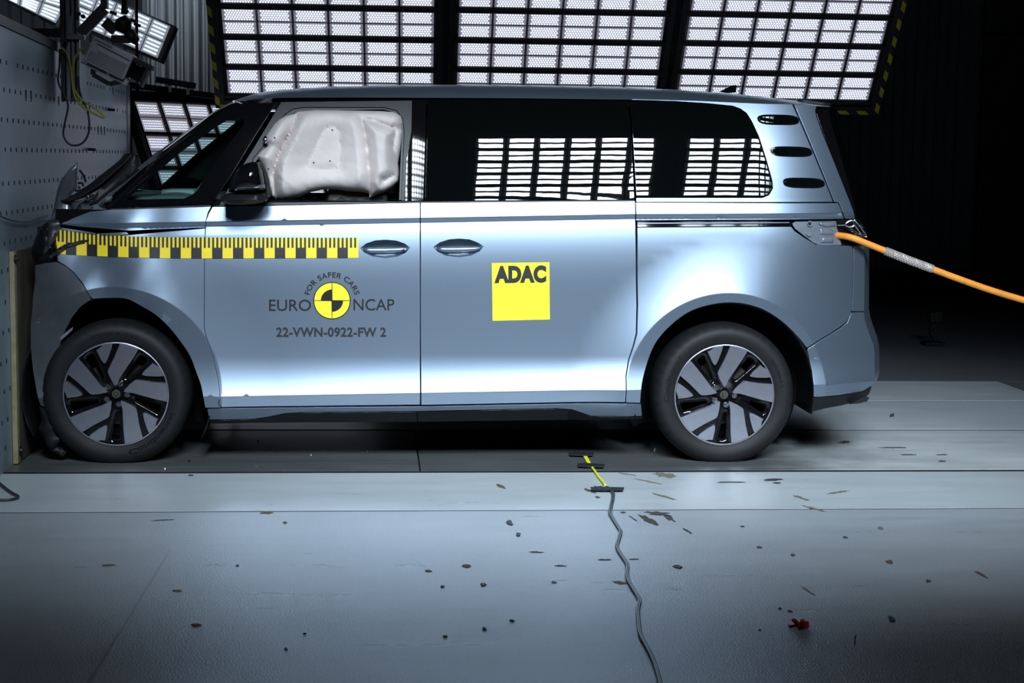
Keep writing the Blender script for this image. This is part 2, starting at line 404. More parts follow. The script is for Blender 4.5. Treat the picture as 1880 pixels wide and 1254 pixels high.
# ================================================================== THE HALL
X_BAR = -1.75        # face of the crash barrier
def slab(name, x0, x1, y0, y1, z0, z1, m, parent, bev=0.0):
    return MB().box((x0, y0, z0), (x1, y1, z1), 0, bev).build(name, m, parent)
XL, XR, YN, YF, ZC = -12.0, 14.0, -13.0, 10.9, 9.0
floor = slab('floor', XL, XR, YN, YF, -0.30, -0.03, M_GROOVE, None); setp(floor, kind='structure')
def fslab(x0, x1, y0, y1, m, top=0.0): return slab('floor_slab', x0, x1, y0, y1, -0.03, top, m, floor)
fslab(XL, XR, YN, -1.142, M_FLOOR)
fslab(XL, XR, -1.118, -0.262, M_STRIP)
fslab(XL, 0.216, -0.205, 0.99, M_TRACK); fslab(0.224, XR, -0.205, 0.99, M_TRACKG)
fslab(XL, XR, 1.03, 2.15, M_TRACK2); fslab(XL, 4.35, 2.175, 3.10, M_TRACK2)
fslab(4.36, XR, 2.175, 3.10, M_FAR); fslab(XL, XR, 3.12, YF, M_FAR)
for ya, yb in ((-1.142, -1.118), (-.262, -.205), (.99, 1.03), (2.15, 2.175), (3.10, 3.12)):
    MB().box((XL, ya, -.028), (XR, yb, -.0025)).build('joint_strip', M_GROOVE, floor)
# pale bead of the old joint in the near floor
a, b = onZ(312, 1010), onZ(158, 1262)
MB().bar(a, b + (b - a)*.6, 0.004, r2=0.0012).build('joint_filler', M_BEAD, floor)

wall_back = slab('wall_back', XL, XR, YF + 0.06, YF + 0.3, 0, ZC, M_DARKW, None); setp(wall_back, kind='structure')
# folded sheet cladding, one panel per metre, sharing one mesh
def clad_mesh(wd=1.0, h=ZC):
    v = []; f = []
    prof = []
    n = 4; p = wd/n
    for k in range(n):
        x = k*p
        prof += [(x, 0.0), (x + p*.30, 0.0), (x + p*.42, -0.055), (x + p*.80, -0.055), (x + p*.92, 0.0)]
    prof.append((wd, 0.0))
    for (x, y) in prof: v += [(x, y, 0), (x, y, h)]
    for i in range(len(prof) - 1): f.append((2*i, 2*i + 2, 2*i + 3, 2*i + 1))
    me = bpy.data.meshes.new('cladding_panel'); me.from_pydata(v, [], f); me.materials.append(M_CLAD); me.update(); return me
cm = clad_mesh()
for i in range(19):
    o = link_mesh('cladding_panel', cm, wall_back); o.location = (XL + i*1.0, YF + 0.05, 0.0)
for k in range(6):
    slab('door_section', XL + 19.02, XR, YF - 0.02, YF + 0.05, 0.03 + k*1.5, 1.5 + k*1.5, M_DOORP, wall_back, 0.012)
for nm, a in (('wall_left', (XL - .2, YN, 0, XL, YF, ZC)), ('wall_right', (XR, YN, 0, XR + .2, YF, ZC)), ('wall_front', (XL, YN - .2, 0, XR, YN, ZC)), ('ceiling', (XL, YN, ZC, XR, YF, ZC + .2))):
    setp(slab(nm, a[0], a[3], a[1], a[4], a[2], a[5], M_DARKW, None), kind='structure')
setp(MB().box((XL, YF - .03, 0), (XL + 19, YF - .008, .28)).build('baseboard_back', M_DARKW), kind='structure')

def pleats():
    v = []; f = []; n = 150; P = []
    a, b = onY(262, 100, 6.2), onY(399, 100, 6.2)
    for i in range(n + 1):
        t = i/n; x = a.x + (b.x - a.x)*t; ph = t*9*2*PI
        P.append((x + .02*math.sin(2*ph), 6.2 + .055*math.sin(ph) + .02*math.sin(ph*2.3 + 1)))
    for (x, y) in P: v += [(x, y, 0.02), (x, y, 7.0)]
    for i in range(n): f.append((2*i, 2*i + 2, 2*i + 3, 2*i + 1))
    return mesh_obj('curtain', v, f, M_CURT, None, True)
cur = pleats(); setp(cur, 'grey pleated curtain hanging behind the striped edge at the left', 'curtain')
md = cur.modifiers.new('thickness', 'SOLIDIFY'); md.thickness = .004
cr_ = MB().tube([Vector((onY(255, 100, 6.2).x, 6.2, 7.02)), Vector((onY(405, 100, 6.2).x, 6.2, 7.02))], .03, 8)
cr_.tube([Vector((cur.location.x, 6.2, 7.02)), Vector((cur.location.x, 6.2, ZC))], .02, 6)
cr_.build('curtain_rail', M_STEELD, cur)
# ================================================================== LED BANKS
MOD = 0.25
def led_array_mesh(nx, ny, dx, dy, r, m, name, stag=True):
    v = []; f = []
    for j in range(ny):
        n = nx - (j % 2 if stag else 0)
        for i in range(n):
            cx = (i - (n - 1)/2)*dx; cy = (j - (ny - 1)/2)*dy; b = len(v)
            for k in range(6):
                a = PI/6 + k*PI/3; v.append((cx + r*math.cos(a), cy + r*math.sin(a), 0.0))
            f.append(tuple(range(b, b + 6)))
    me = bpy.data.meshes.new(name); me.from_pydata(v, [], f); me.materials.append(m); me.update(); return me
def tray_mesh(wd, hh, m_plate, m_rim, rib=True):
    s = MB()
    s.frame_box((0, 0, -0.012), (1, 0, 0), (0, 1, 0), (0, 0, 1), wd/2, hh/2, 0.004, 0)
    t = 0.005
    for sx in (-1, 1): s.frame_box((sx*(wd/2 - t/2), 0, -0.004), (1, 0, 0), (0, 1, 0), (0, 0, 1), t/2, hh/2, 0.010, 1)
    for sy in (-1, 1): s.frame_box((0, sy*(hh/2 - t/2), -0.004), (1, 0, 0), (0, 1, 0), (0, 0, 1), wd/2 - t, t/2, 0.010, 1)
    if rib: s.frame_box((0, 0, -0.006), (1, 0, 0), (0, 1, 0), (0, 0, 1), wd/2 - t, 0.002, 0.004, 1)
    me = bpy.data.meshes.new('lamp_module'); me.from_pydata([tuple(x) for x in s.v], [], s.f)
    me.materials.append(m_plate); me.materials.append(m_rim); me.polygons.foreach_set('material_index', s.mi); me.update(); return me
ARR = led_array_mesh(11, 5, 0.0188, 0.0172, 0.0065, M_LED, 'led_array')
ARRS = led_array_mesh(11, 5, 0.0188, 0.0172, 0.0065, M_LEDS, 'led_array')
TRAY = tray_mesh(MOD*.985, MOD*.86, M_LEDT, M_LEDF)
def beam(k):
    b = bpy.data.lights.new('led_beam', 'AREA'); b.shape = 'RECTANGLE'; b.size = .19; b.size_y = .064
    b.energy = BEAM_W*k; b.spread = math.radians(BEAM_SPREAD); b.color = LED_TINT; return b
BEAM, BEAM_R = beam(1.0), beam(0.72)
def bank(name, label, cat, group, pos, ex, ey, cols, rows, anchor, hz_left=False, hz_right=False, hz_bottom=False,
         pw=MOD, ph=MOD, tray=TRAY, arr=ARR, arr_off=(0.054, -0.054), power=True, lamp=None):
    """flat lamp panel; pos is the middle of row `anchor`"""
    ex = Vector(ex).normalized(); ey = Vector(ey); ey = (ey - ex*ey.dot(ex)).normalized(); n = ex.cross(ey)
    root = bpy.data.objects.new(name, None); COL.objects.link(root); root.empty_display_size = .1
    setp(root, label, cat, group)
    root.matrix_world = Matrix(((ex.x, ey.x, n.x, pos.x), (ex.y, ey.y, n.y, pos.y), (ex.z, ey.z, n.z, pos.z), (0, 0, 0, 1)))
    y0 = -(anchor + .5)*ph; y1 = y0 + rows*ph; x0 = -cols*pw/2; x1 = -x0
    s = MB(); I = ((1, 0, 0), (0, 1, 0), (0, 0, 1))
    s.frame_box((0, (y0 + y1)/2, -0.05), *I, (x1 - x0)/2 + .05, (y1 - y0)/2 + .05, 0.012)          # back sheet
    s.frame_box((x0 - .04, (y0 + y1)/2, -0.01), *I, .018, (y1 - y0)/2 + .06, .03)
    s.frame_box((x1 + .04, (y0 + y1)/2, -0.01), *I, .018, (y1 - y0)/2 + .06, .03)
    s.frame_box((0, y0 - .045, -0.01), *I, (x1 - x0)/2 + .02, .018, .03)
    s.frame_box((0, y1 + .045, -0.01), *I, (x1 - x0)/2 + .02, .018, .03)
    def child(nm, me_or_mb, m=None):
        if isinstance(me_or_mb, MB):
            me = bpy.data.meshes.new(nm); me.from_pydata([tuple(q) for q in me_or_mb.v], [], me_or_mb.f); me.materials.append(m); me.update()
        else: me = me_or_mb
        o = bpy.data.objects.new(nm, me); COL.objects.link(o); o.parent = root; return o
    child('frame', s, M_LEDF)
    for j in range(rows + 1):
        q = MB().frame_box((0, y0 + j*ph, 0.0), *I, (x1 - x0)/2 + .02, .011, .014); child('cross_bar', q, M_LEDF)
    for j in range(rows):
        for i in range(cols):
            o = child('lamp_module', tray); o.location = (x0 + (i + .5)*pw, y0 + (j + .5)*ph, 0)
            for k in arr_off:
                a = bpy.data.objects.new('led_array', arr); COL.objects.link(a); a.parent = o; a.location = (0, k, 0.0)
                a['kind'] = 'stuff'
                if power:
                    lt = bpy.data.objects.new('led_beam', lamp or BEAM); COL.objects.link(lt); lt.parent = root
                    lt.location = (o.location.x, o.location.y + k, .004); lt.rotation_euler = (PI, 0, 0)
    for side, on in ((x0 - .075, hz_left), (x1 + .075, hz_right)):
        if on:
            q = MB().frame_box((side, (y0 + y1)/2, -.01), *I, .017, (y1 - y0)/2 + .09, .03)
            child('hazard_edge', q, M_HAZ)['label'] = 'black and yellow striped edge guard'
    if hz_bottom:
        q = MB().frame_box((0, y0 - .08, -.01), *I, (x1 - x0)/2 + .09, .017, .03)
        child('hazard_edge', q, M_HAZ)['label'] = 'black and yellow striped edge guard'
    # hanging rods up to the ceiling
    for sx in (x0 + .1, x1 - .1):
        top = root.matrix_world @ Vector((sx, y1 + .03, -.04))
        L = ZC - top.z; d = root.matrix_world.to_3x3().inverted() @ Vector((0, 0, L))
        q = MB().tube([Vector((sx, y1 + .03, -.04)), Vector((sx, y1 + .03, -.04)) + d], .012, 6)
        child('hanging_rod', q, M_STEELD)
    return root
TILT = math.radians(54)
def rotz(v, deg):
    a = math.radians(deg); return Vector((v[0]*math.cos(a) - v[1]*math.sin(a), v[0]*math.sin(a) + v[1]*math.cos(a), v[2]))
bk = 'tilted LED panels behind the van'
for (px, py, dep, yaw, lab, hl, hr) in (
        (605, 98.3, 11.97, -1.5, 'tilted LED light panel with striped left edge, above the driver window', True, False),
        (1027, 103.6, 12.24, -1.0, 'tilted LED light panel in the middle of three, above the sliding door', False, False),
        (1434, 108.9, 12.5, 1.0, 'tilted LED light panel with striped right edge, above the rear vents', False, True)):
    bank('light_panel', lab, 'light panel', bk, atD(px, py, dep), rotz((1, 0, 0), yaw), rotz((0, -math.cos(TILT), math.sin(TILT)), yaw), 6, 10, 1, hl, hr, True, power=False)
fr = 'LED panels above the camera, mirrored in the windows'
for (xc, lab, nc, lp) in ((-0.30, 'LED panel above the camera, mirrored as a streak in the pillar behind the driver window', 5, BEAM),
                  (1.48, 'LED panel above the camera, mirrored in the sliding door window', 6, BEAM),
                  (3.22, 'LED panel above the camera, mirrored in the rear quarter window', 6, BEAM_R)):
    bank('light_panel', lab, 'light panel', fr, Vector((xc, -4.40, 4.20)), (-1, 0, 0), (0, math.cos(TILT), math.sin(TILT)), nc, 6, 5, lamp=lp, arr=ARRS)
# added fill lamp, unseen above the frame, put in to brighten the curtain
hl_ = thing('added_fill_lamp', 'added fill lamp, out of view above the grey curtain, brightening its pleats', 'lamp', (-1.9, 3.4, 5.2))
MB().tube([(-1.9, 3.4, 5.2), (-1.94, 3.5, 5.05)], [.10, .16], 16).build('shade', M_LEDF, hl_)
MB().tube([(-1.9, 3.4, 5.2), (-1.9, 3.4, ZC)], .015, 6).build('hanging_rod', M_STEELD, hl_)
ll = bpy.data.lights.new('added_fill_bulb', 'SPOT'); ll.energy = 190; ll.spot_size = math.radians(70); ll.spot_blend = .6; ll.color = LED_TINT; ll.shadow_soft_size = .08
lo = bpy.data.objects.new('added_fill_bulb', ll); COL.objects.link(lo); lo.parent = hl_; lo.matrix_parent_inverse = Matrix.Translation(-hl_.location)
lo.location = (-1.95, 3.53, 5.02); lo.rotation_euler = (Vector((-2.9, 6.2, 2.9)) - lo.location).to_track_quat('-Z', 'Y').to_euler()
# low bank behind the barrier, leaning back, turned to the left
ARRW = led_array_mesh(11, 4, 0.0175, 0.020, 0.0050, M_LEDW, 'led_array_small', False)
TRAYW = tray_mesh(0.245, 0.25, M_LEDTW, M_LEDF)
yl = 52.0
bank_low_pos = onY(238, 180, 4.25)
ex = rotz((1, 0, 0), yl); ey = rotz((0, math.sin(math.radians(24)), math.cos(math.radians(24))), yl)
low = bank('low_light_panel', 'LED light panel standing low between the barrier and the windscreen', 'light panel', None,
           bank_low_pos + ex*(8*.262/2 + .02) - ey*(.27/2 + .01), ex, ey, 8, 6, 5, pw=.262, ph=.27, tray=TRAYW, arr=ARRW, arr_off=(.062, -.062), power=False)

# floodlights top left: boxes of ribbed cells
def flood(label, corners, Yd, cols, rows):
    """corners: top-left, top-right, bottom-right, bottom-left of the lit face in photo pixels at depth Yd"""
    A, B, C_, D_ = [atD(p[0], p[1], d) for p, d in zip(corners, Yd)]
    root = thing('flood_light', label, 'floodlight', (A + B + C_ + D_)/4)
    n = (B - A).cross(D_ - A).normalized()
    if n.dot(CAM - A) < 0: n = -n
    P = lambda u, v: (A.lerp(B, u)).lerp(D_.lerp(C_, u), v)
    MB().prism([P(-.04, -.05), P(1.04, -.05), P(1.04, 1.05), P(-.04, 1.05)], -n*.12).build('housing', M_LEDB, root)
    for j in range(rows):
        for i in range(cols):
            u0, u1, v0, v1 = (i + .03)/cols, (i + .97)/cols, (j + .03)/rows, (j + .97)/rows
            c = MB().prism([P(u0, v0) + n*.012, P(u1, v0) + n*.012, P(u1, v1) + n*.012, P(u0, v1) + n*.012], -n*.01).build('cell', M_PIPE, root)
            s = MB()
            for k in range(4):
                v = v0 + (v1 - v0)*(k + .6)/4.3
                s.bar(P(u0 + (u1 - u0)*.12, v) + n*.016, P(u0 + (u1 - u0)*.88, v) + n*.016, .006)
            s.build('led_row', M_LEDF2, c, kind='stuff')
    MB().tube([P(.5, .3) - n*.1, P(.5, .3) - n*.1 + Vector((0, 0, ZC - P(.5, .3).z))], .02, 6).build('hanging_rod', M_STEELD, root)
    return root
flood('floodlight behind the hanging camera, four cells wide and two high', [(150, -24), (314, 48), (290, 108), (126, 38)], (12.9,)*4, 5, 2)
flood('floodlight at the top left corner, cut off by the frame', [(-60, -60), (148, -36), (103, 44), (-30, -22)], (12.7,)*4, 4, 3)

# ================================================================== CRASH BARRIER
bar = thing('crash_barrier', 'grey steel crash barrier drilled with rows of holes, at the left', 'barrier', (-2.4, 1.8, 0))
YB0, YB1, ZB = -0.55, 3.87, 2.03
ZN = ZB + .075
MB().prism([(X_BAR, YB0, 0), (X_BAR, YB1, 0), (X_BAR, YB1, ZB - .03), (X_BAR, YB0, ZN)], (-1.3, 0, 0)).build('block', M_BARR, bar)
MB().box((X_BAR - 0.02, YB1 - .0, 0.0), (X_BAR + 0.004, YB1 + .14, ZB - .03), 0, .003).build('edge_strip', M_BARRE, bar, label='paler steel edge strip')
MB().prism([(X_BAR + .01, YB0, ZN + .002), (X_BAR + .01, YB1 + .05, ZB - .028), (X_BAR + .01, YB1 + .05, ZB + .02), (X_BAR + .01, YB0, ZN + .05)], (-1.3, 0, 0)).build('top_cap', M_STEELD, bar, label='dark cap along the top edge')
hs = MB(); rs = MB()
random.seed(3)
for j, z in enumerate((1.93, 1.80, 1.66, 1.52, 1.36, 1.22, 1.08, .95, .80, .66, .52, .38, .24, .11)):
    dy = 0.125
    y = YB0 + .05 + (.0625 if j % 2 else 0)
    while y < YB1 - .05:
        r = random.random()
        if r < .93:
            big = 1.0 if random.random() < .94 else 1.9
            hs.frame_box((X_BAR + .001, y, z), (0, 1, 0), (0, 0, 1), (1, 0, 0), .0065*big, .0105*big, .0012)
            if big > 1.5: rs.frame_box((X_BAR + .0006, y + .002, z - .012), (0, 1, 0), (0, 0, 1), (1, 0, 0), .009, .024, .0008)
        y += dy
hs.build('drilled_holes', M_HOLE, bar, kind='stuff'); rs.build('rust_streaks', M_RUST, bar, kind='stuff')
for (px, py) in ((198, 201), (162, 274)):
    p = onX(px, py, X_BAR); MB().tube([p, p + Vector((.045, 0, -.003))], .009, 8).build('bolt_stub', M_STEELD, bar)
ply = thing('plywood_board', 'worn plywood board bolted upright to the barrier, beside the front bumper', 'board', (X_BAR + .02, .4, 0))
MB().box((X_BAR + .002, 0.02, 0.005), (X_BAR + .024, 2.0, 1.035), 0, .002).build('panel', M_PLY, ply)
MB().box((X_BAR + .002, -.030, 0.005), (X_BAR + .026, 0.019, 1.035), 0, .001).build('edge_band', M_PLYE, ply, label='pale raw plywood edge')
for (px, py) in ((27, 476), (36, 827)):
    p = onX(px, py, X_BAR + .025)
    MB().disc(p, (1, 0, 0), .022, .004, 14).disc(p + Vector((.004, 0, 0)), (1, 0, 0), .011, .012, 6).build('bolt', M_STEELD, ply)

# post, bracket arm and hanging high-speed camera
YP = 1.27
def pY(px, py, Y=YP): return onY(px, py, Y)
post = thing('camera_post', 'aluminium profile post with clamps standing at the top of the barrier', 'post', pY(132, 185))
for (x0, x1, m, nm) in ((113, 121, M_STEELD, 'rail'), (123, 131, M_ALU, 'rail'), (133, 139, M_ALU, 'rail'), (142, 148, M_ALU, 'rail')):
    a, b = pY(x0, 186), pY(x1, 186)
    MB().box((a.x, YP - .012, a.z), (b.x, YP + .022, 3.0), 0, .003).build(nm, m, post)
a, b = pY(118, 186), pY(146, 120); MB().box((a.x, YP + .024, a.z), (b.x, YP + .034, 2.95)).build('back_plate', M_BLACK, post)
a, b = pY(126, 64), pY(158, 74); MB().box((a.x, YP - .05, b.z), (b.x, YP - .014, a.z), 0, .003).build('clamp', M_GREYPL, post)
a, b = pY(126, 64), pY(136, 30); MB().box((a.x, YP - .05, a.z), (b.x, YP - .014, b.z), 0, .003).build('clamp', M_ALU, post)
a, b = pY(70, 66), pY(126, 52); MB().box((a.x - .3, YP + .04, a.z), (b.x + .04, YP + .09, b.z), 0, .003).build('cross_arm', M_BLACK, post)
MB().bar(pY(148, 62), pY(192, 16), .018, r2=.03).build('strut', M_STEELD, post)
MB().bar(pY(192, 16), pY(192, -40), .018, r2=.03).build('strut', M_STEELD, post)
for (px, py) in ((148, 27), (156, 32), (124, 76)):
    p = pY(px, py); MB().disc(p - Vector((0, .05, 0)), (0, -1, 0), .012, .02, 10).build('clamp_knob', M_BLACK, post)
# ball-head mount
mt = thing('camera_mount', 'black articulated mount carrying the hanging camera', 'mount', pY(222, 10))
s = MB()
s.tube([pY(231, -40), pY(229, 12), pY(228, 26)], .018, 8).build('stem', M_BLACK, mt, True)
MB().tube([pY(222, 32), pY(226, 40), pY(226, 50), pY(222, 60)], [.03, .048, .046, .03], 10).build('ball_head', M_BLACK, mt, True)
MB().bar(pY(192, 40), pY(212, 56), .02, r2=.03).build('lever', M_BLACK, mt)
MB().tube([pY(232, 60), pY(238, 64), pY(246, 74), pY(243, 80)], [.03, .04, .034, .02], 10).build('clamp_block', M_BLACK, mt, True)
MB().frame_box(pY(222, 72), rotz((1, 0, 0), 0), (0, 1, 0), (0, 0, 1), .05, .03, .02, 0, .006).build('shoe_plate', M_BLACK, mt)
for (px, py) in ((250, 40), (236, 22), (214, 26), (258, 48)):
    p = pY(px, py); MB().tube([p, p + Vector((.035, 0, .0)) - Vector((.07, 0, -.012))], .009, 8).build('knob', M_BLACK, mt)
# camera body
hc = thing('high_speed_camera', 'grey high speed camera hanging tilted over the bonnet, lens to the right', 'camera', pY(200, 110))
O = pY(160, 108); X1 = pY(240, 150) ; UP = pY(178, 66) 
ex_ = (pY(250, 103) - pY(176, 67)).normalized(); ey_ = (pY(176, 67) - pY(157, 110)).normalized(); ez_ = Vector((0, -1, 0))
bodyc = (pY(176, 67) + pY(250, 103) + pY(229, 152) + pY(157, 110))/4
hx = (pY(250, 103) - pY(176, 67)).length/2; hy = (pY(176, 67) - pY(157, 110)).length/2 + .004
B_ = lambda u, v, wv=0.0: bodyc + ex_*hx*u + ey_*hy*v + ez_*wv
MB().frame_box(bodyc, ex_, ey_, ez_, hx, hy, .075, 0, .012).build('housing', M_CAMG, hc)
gr = MB()
for k in range(9): gr.bar(B_(-.86, .12 - k*.115, .0757), B_(.9, .12 - k*.115, .0757), .0011, r2=.0015)
gr.build('cooling_ribs', M_CAMD, hc)
MB().bar(B_(-.72, .58, .076), B_(.93, .5, .076), .0022, r2=.003).build('groove', M_CAMD, hc)
MB().frame_box(B_(-.72, .22, .0765), ex_, ey_, ez_, .021, .019, .001).build('sticker', M_STICK, hc, label='pale square sticker')
MB().frame_box(B_(-.45, .8, .0765), ex_, ey_, ez_, .05, .006, .0008).build('nameplate', M_GREYPL, hc)
hd = MB()
for (u0, v0, u1, v1) in ((-.55, -1.0, -.42, -1.62), (-.42, -1.62, .42, -1.72), (.42, -1.72, .88, -1.12)):
    hd.bar(B_(u0, v0), B_(u1, v1), .012, up=(0, 1, 0), r2=.02)
hd.build('carry_handle', M_BLACK, hc)
MB().frame_box(B_(-.35, -1.08), ex_, ey_, ez_, .06, .014, .03, 0, .004).build('handle_foot', M_CAMG, hc)
MB().frame_box(B_(.72, -1.08), ex_, ey_, ez_, .05, .014, .03, 0, .004).build('handle_foot', M_CAMG, hc)
ln = MB().tube([B_(1.0, -.1), B_(1.14, -.1), B_(1.16, -.1), B_(1.45, -.1), B_(1.47, -.1), B_(1.62, -.1)], [.05, .05, .042, .042, .05, .05], 18)
ln.build('lens', M_GLOSSBLK, hc, True)
MB().tube([B_(1.621, -.1), B_(1.63, -.1)], .04, 18).build('front_glass', M_LENS, hc)
MB().frame_box(B_(1.3, .72), ex_, ey_, ez_, .075, .014, .05, 0, .004).build('lens_bracket', M_BLACK, hc)
MB().frame_box(B_(1.75, -.1), ex_, ey_, ez_, .008, .06, .055, 0, .003).build('lens_hood_flap', M_BLACK, hc)
MB().tube([B_(-1.0, .2), B_(-1.09, .26), B_(-1.15, .3)], .012, 8).build('cable_plug', M_WIREY, hc, label='yellow cable plug')
# loose cables
def cable(name, label, pxs, Y, r, m, k=8):
    pts = cr([pY(p[0], p[1], p[2] if len(p) > 2 else Y) for p in pxs], k)
    o = MB().tube(pts, r, 8).build(name, m, None, True); return setp(o, label, 'cable')
cable('yellow_cable', 'thin yellow cable looping from the camera down the post', [(156, 89), (146, 92), (137, 110), (133, 140), (136, 172), (150, 195), (176, 210), (190, 216), (187, 209), (165, 193), (145, 178), (134, 155), (130, 125), (124, 100), (116, 90), (112, 88)], YP - .09, .0055, M_WIREY)
cable('black_cable', 'thin black cable hanging in a long loop against the barrier', [(110, 90), (109, 120), (107, 150), (118, 175), (125, 195), (118, 230), (117, 250), (128, 265), (145, 266), (158, 255), (164, 235), (161, 205), (152, 185), (146, 165), (143, 140)], YP - .07, .0055, M_WIREB)
# wire over the barrier face by the headlamp and one on the floor at the left edge
def wire_x(name, label, pxs, X, r, m):
    return setp(MB().tube(cr([onX(p[0], p[1], X) for p in pxs], 6), r, 6).build(name, m, None, True), label, 'cable')
wire_x('thin_wire', 'thin dark wire sagging across the barrier above the headlamp', [(-10, 392), (20, 404), (50, 407), (72, 400), (88, 396)], X_BAR + .012, .0035, M_WIREB)
setp(MB().tube(cr([onZ(-12, 878, .01), onZ(5, 892, .012), onZ(22, 905, .01), onZ(34, 912, .008), onZ(20, 917, .008), onZ(-6, 918, .008)], 6), .006, 6).build('floor_wire', M_WIREB, None, True), 'black wire loop lying on the floor at the left edge', 'cable')
# rail arm above the low light panel
arm = thing('rail_arm', 'dark slotted rail reaching right from the barrier top above the low light panel', 'rail', onY(300, 160, 4.6))
Ya = 4.5
MB().bar(onY(236, 156, Ya), onY(452, 184, Ya + .25), .014, r2=.022).build('rail', M_BLACK, arm)
MB().bar(onY(286, 146, Ya - .1), onY(359, 158, Ya - .1), .018, r2=.022).build('rail_block', M_STEELD, arm, label='lighter grey upper rail')
for px in (312, 345): MB().bar(onY(px, 150 + (px - 286)*.16, Ya - .1), onY(px, 163 + (px - 286)*.14, Ya), .012).build('spacer', M_BLACK, arm)
MB().bar(onY(236, 162, Ya + .02), onY(236, 162, Ya + .02) + Vector((0, 0, -1.9)), .02).build('stand', M_BLACK, arm)

# ================================================================== THE VAN
YC = 0.94            # middle plane of the van
FWC, RWC = onY(212, 722), onY(1331, 726)
def lz(x, z0, s, x0): return z0 + s*(x - x0)
def hermite(z, z0, y0, m0, z1, y1, m1):
    h = z1 - z0; t = (z - z0)/h; t2 = t*t; t3 = t2*t
    return (2*t3 - 3*t2 + 1)*y0 + (t3 - 2*t2 + t)*h*m0 + (-2*t3 + 3*t2)*y1 + (t3 - t2)*h*m1
def knots(x):
    zb = lz(x, .278, .0141, -.74); zl = lz(x, .337, .0194, -.74); zc = lz(x, 1.163, .0275, -.813)
    zt = lz(x, 1.268, .0246, -.815)
    if x > 1.28: zc = lz(1.28, 1.163, .0275, -.813) + .014*(x - 1.28); zt = lz(1.28, 1.268, .0246, -.815) + .014*(x - 1.28)
    return zb, zl, zc, zt
def S(x, z):
    zb, zl, zc, zt = knots(x)
    z2 = zc - .042
    if z < zb: y = -.030 + (zb - z)*.45
    elif z < zl: y = -.030 + (-.046 + .030)*(z - zb)/(zl - zb)
    elif z < .54: y = hermite(z, zl, -.046, .29, .54, -.011, .04)
    elif z < .80: y = hermite(z, .54, -.011, .04, .80, -.007, .0)
    elif z < z2: y = hermite(z, .80, -.007, .0, z2, .008, .15)
    elif z < zc: y = .008 + .009*(z - z2)/.042
    elif z < zc + .022: y = .017 - .009*(z - zc)/.022
    elif z < zt: y = hermite(z, zc + .022, .008, .22, zt, .027, .20)
    else:
        d = z - zt; y = .027 + .195*d + .125*d*d
    # plan curvature towards both ends
    if x > 1.9: y += .40*(x - 1.9)**2
    if x < -.8: y += .13*(x + .8)**2
    # swollen wheel arches
    for c, k in ((FWC, .030), (RWC, .038)):
        r = math.hypot(x - c.x, z - c.z)
        if r < .78:
            t = min(1, (.78 - r)/(.78 - .518)); kk = max(0, min(1, (x - c.x)/.45)); y -= k*(1 - .7*kk*kk*(3 - 2*kk))*t**1.7
            if r < .518: y += (.518 - r)*.10
    # crushed front: dents in the wing
    if x < -.95 and z > .7:
        k = min(1, (-.95 - x)/.35)
        y += k*.010*math.sin(x*14 + z*8) + k*.005*math.sin(x*25 - z*19)
    return y
def SN(x, z):
    e = .002
    n = Vector(((S(x + e, z) - S(x - e, z))/(2*e), -1, (S(x, z + e) - S(x, z - e))/(2*e))); return n.normalized()
def onS(px, py, off=0.0):
    Y = 0.0
    for _ in range(7):
        P = onY(px, py, Y); Y = S(P.x, P.z) + off
    return onY(px, py, Y)
def xz(pxs, off=0.0):
    out = []
    for p in pxs: q = onS(p[0], p[1], off); out.append((q.x, q.z))
    return out
def crease_z(x):
    zb, zl, zc, zt = knots(x); return (zl, zc - .042, zc, zc + .022, zt)
def cross_points(poly):
    """put boundary points just either side of every crease the outline crosses"""
    G = [lambda q, i=i, d=d: q[1] - (knots(q[0])[i] + d) for i, d in ((1, 0), (2, -.042), (2, 0), (2, .022), (3, 0))]
    G += [lambda q, c=c: math.hypot(q[0] - c.x, q[1] - c.z) - .518 for c in (FWC, RWC)]
    out = []
    for i in range(len(poly)):
        a, b = Vector(poly[i]), Vector(poly[(i + 1) % len(poly)]); out.append(a); L = (b - a).length; ts = []
        for g in G:
            ga, gb = g(a), g(b)
            if ga*gb < 0:
                t = ga/(ga - gb); d = .0035/abs(ga - gb)
                ts += [u for u in (t - d, t + d) if .02 < u < .98]
        for t in sorted(ts): out.append(a.lerp(b, t))
    return out
def crease_pts(x0, x1, step):
    out = []; n = int((x1 - x0)/step) + 1
    for i in range(n + 1):
        x = x0 + (x1 - x0)*i/n; zb, zl, zc, zt = knots(x)
        for z in (zl, zc - .042, zc, zc + .022, zt):
            out += [(x, z - .0035), (x, z + .0035)]
    for c in (FWC, RWC):
        for k in range(200):
            a = 2*PI*k/200
            for r in (.5145, .5215):
                q = (c.x + r*math.cos(a), c.z + r*math.sin(a))
                if x0 < q[0] < x1: out.append(q)
    return out
def mirrored(o, parent):
    """far-side twin sharing the mesh, reflected about the van's middle plane"""
    c = o.copy(); COL.objects.link(c); c.location = (o.location.x, 2*YC - o.location.y, o.location.z); c.scale = (1, -1, 1)
    return c
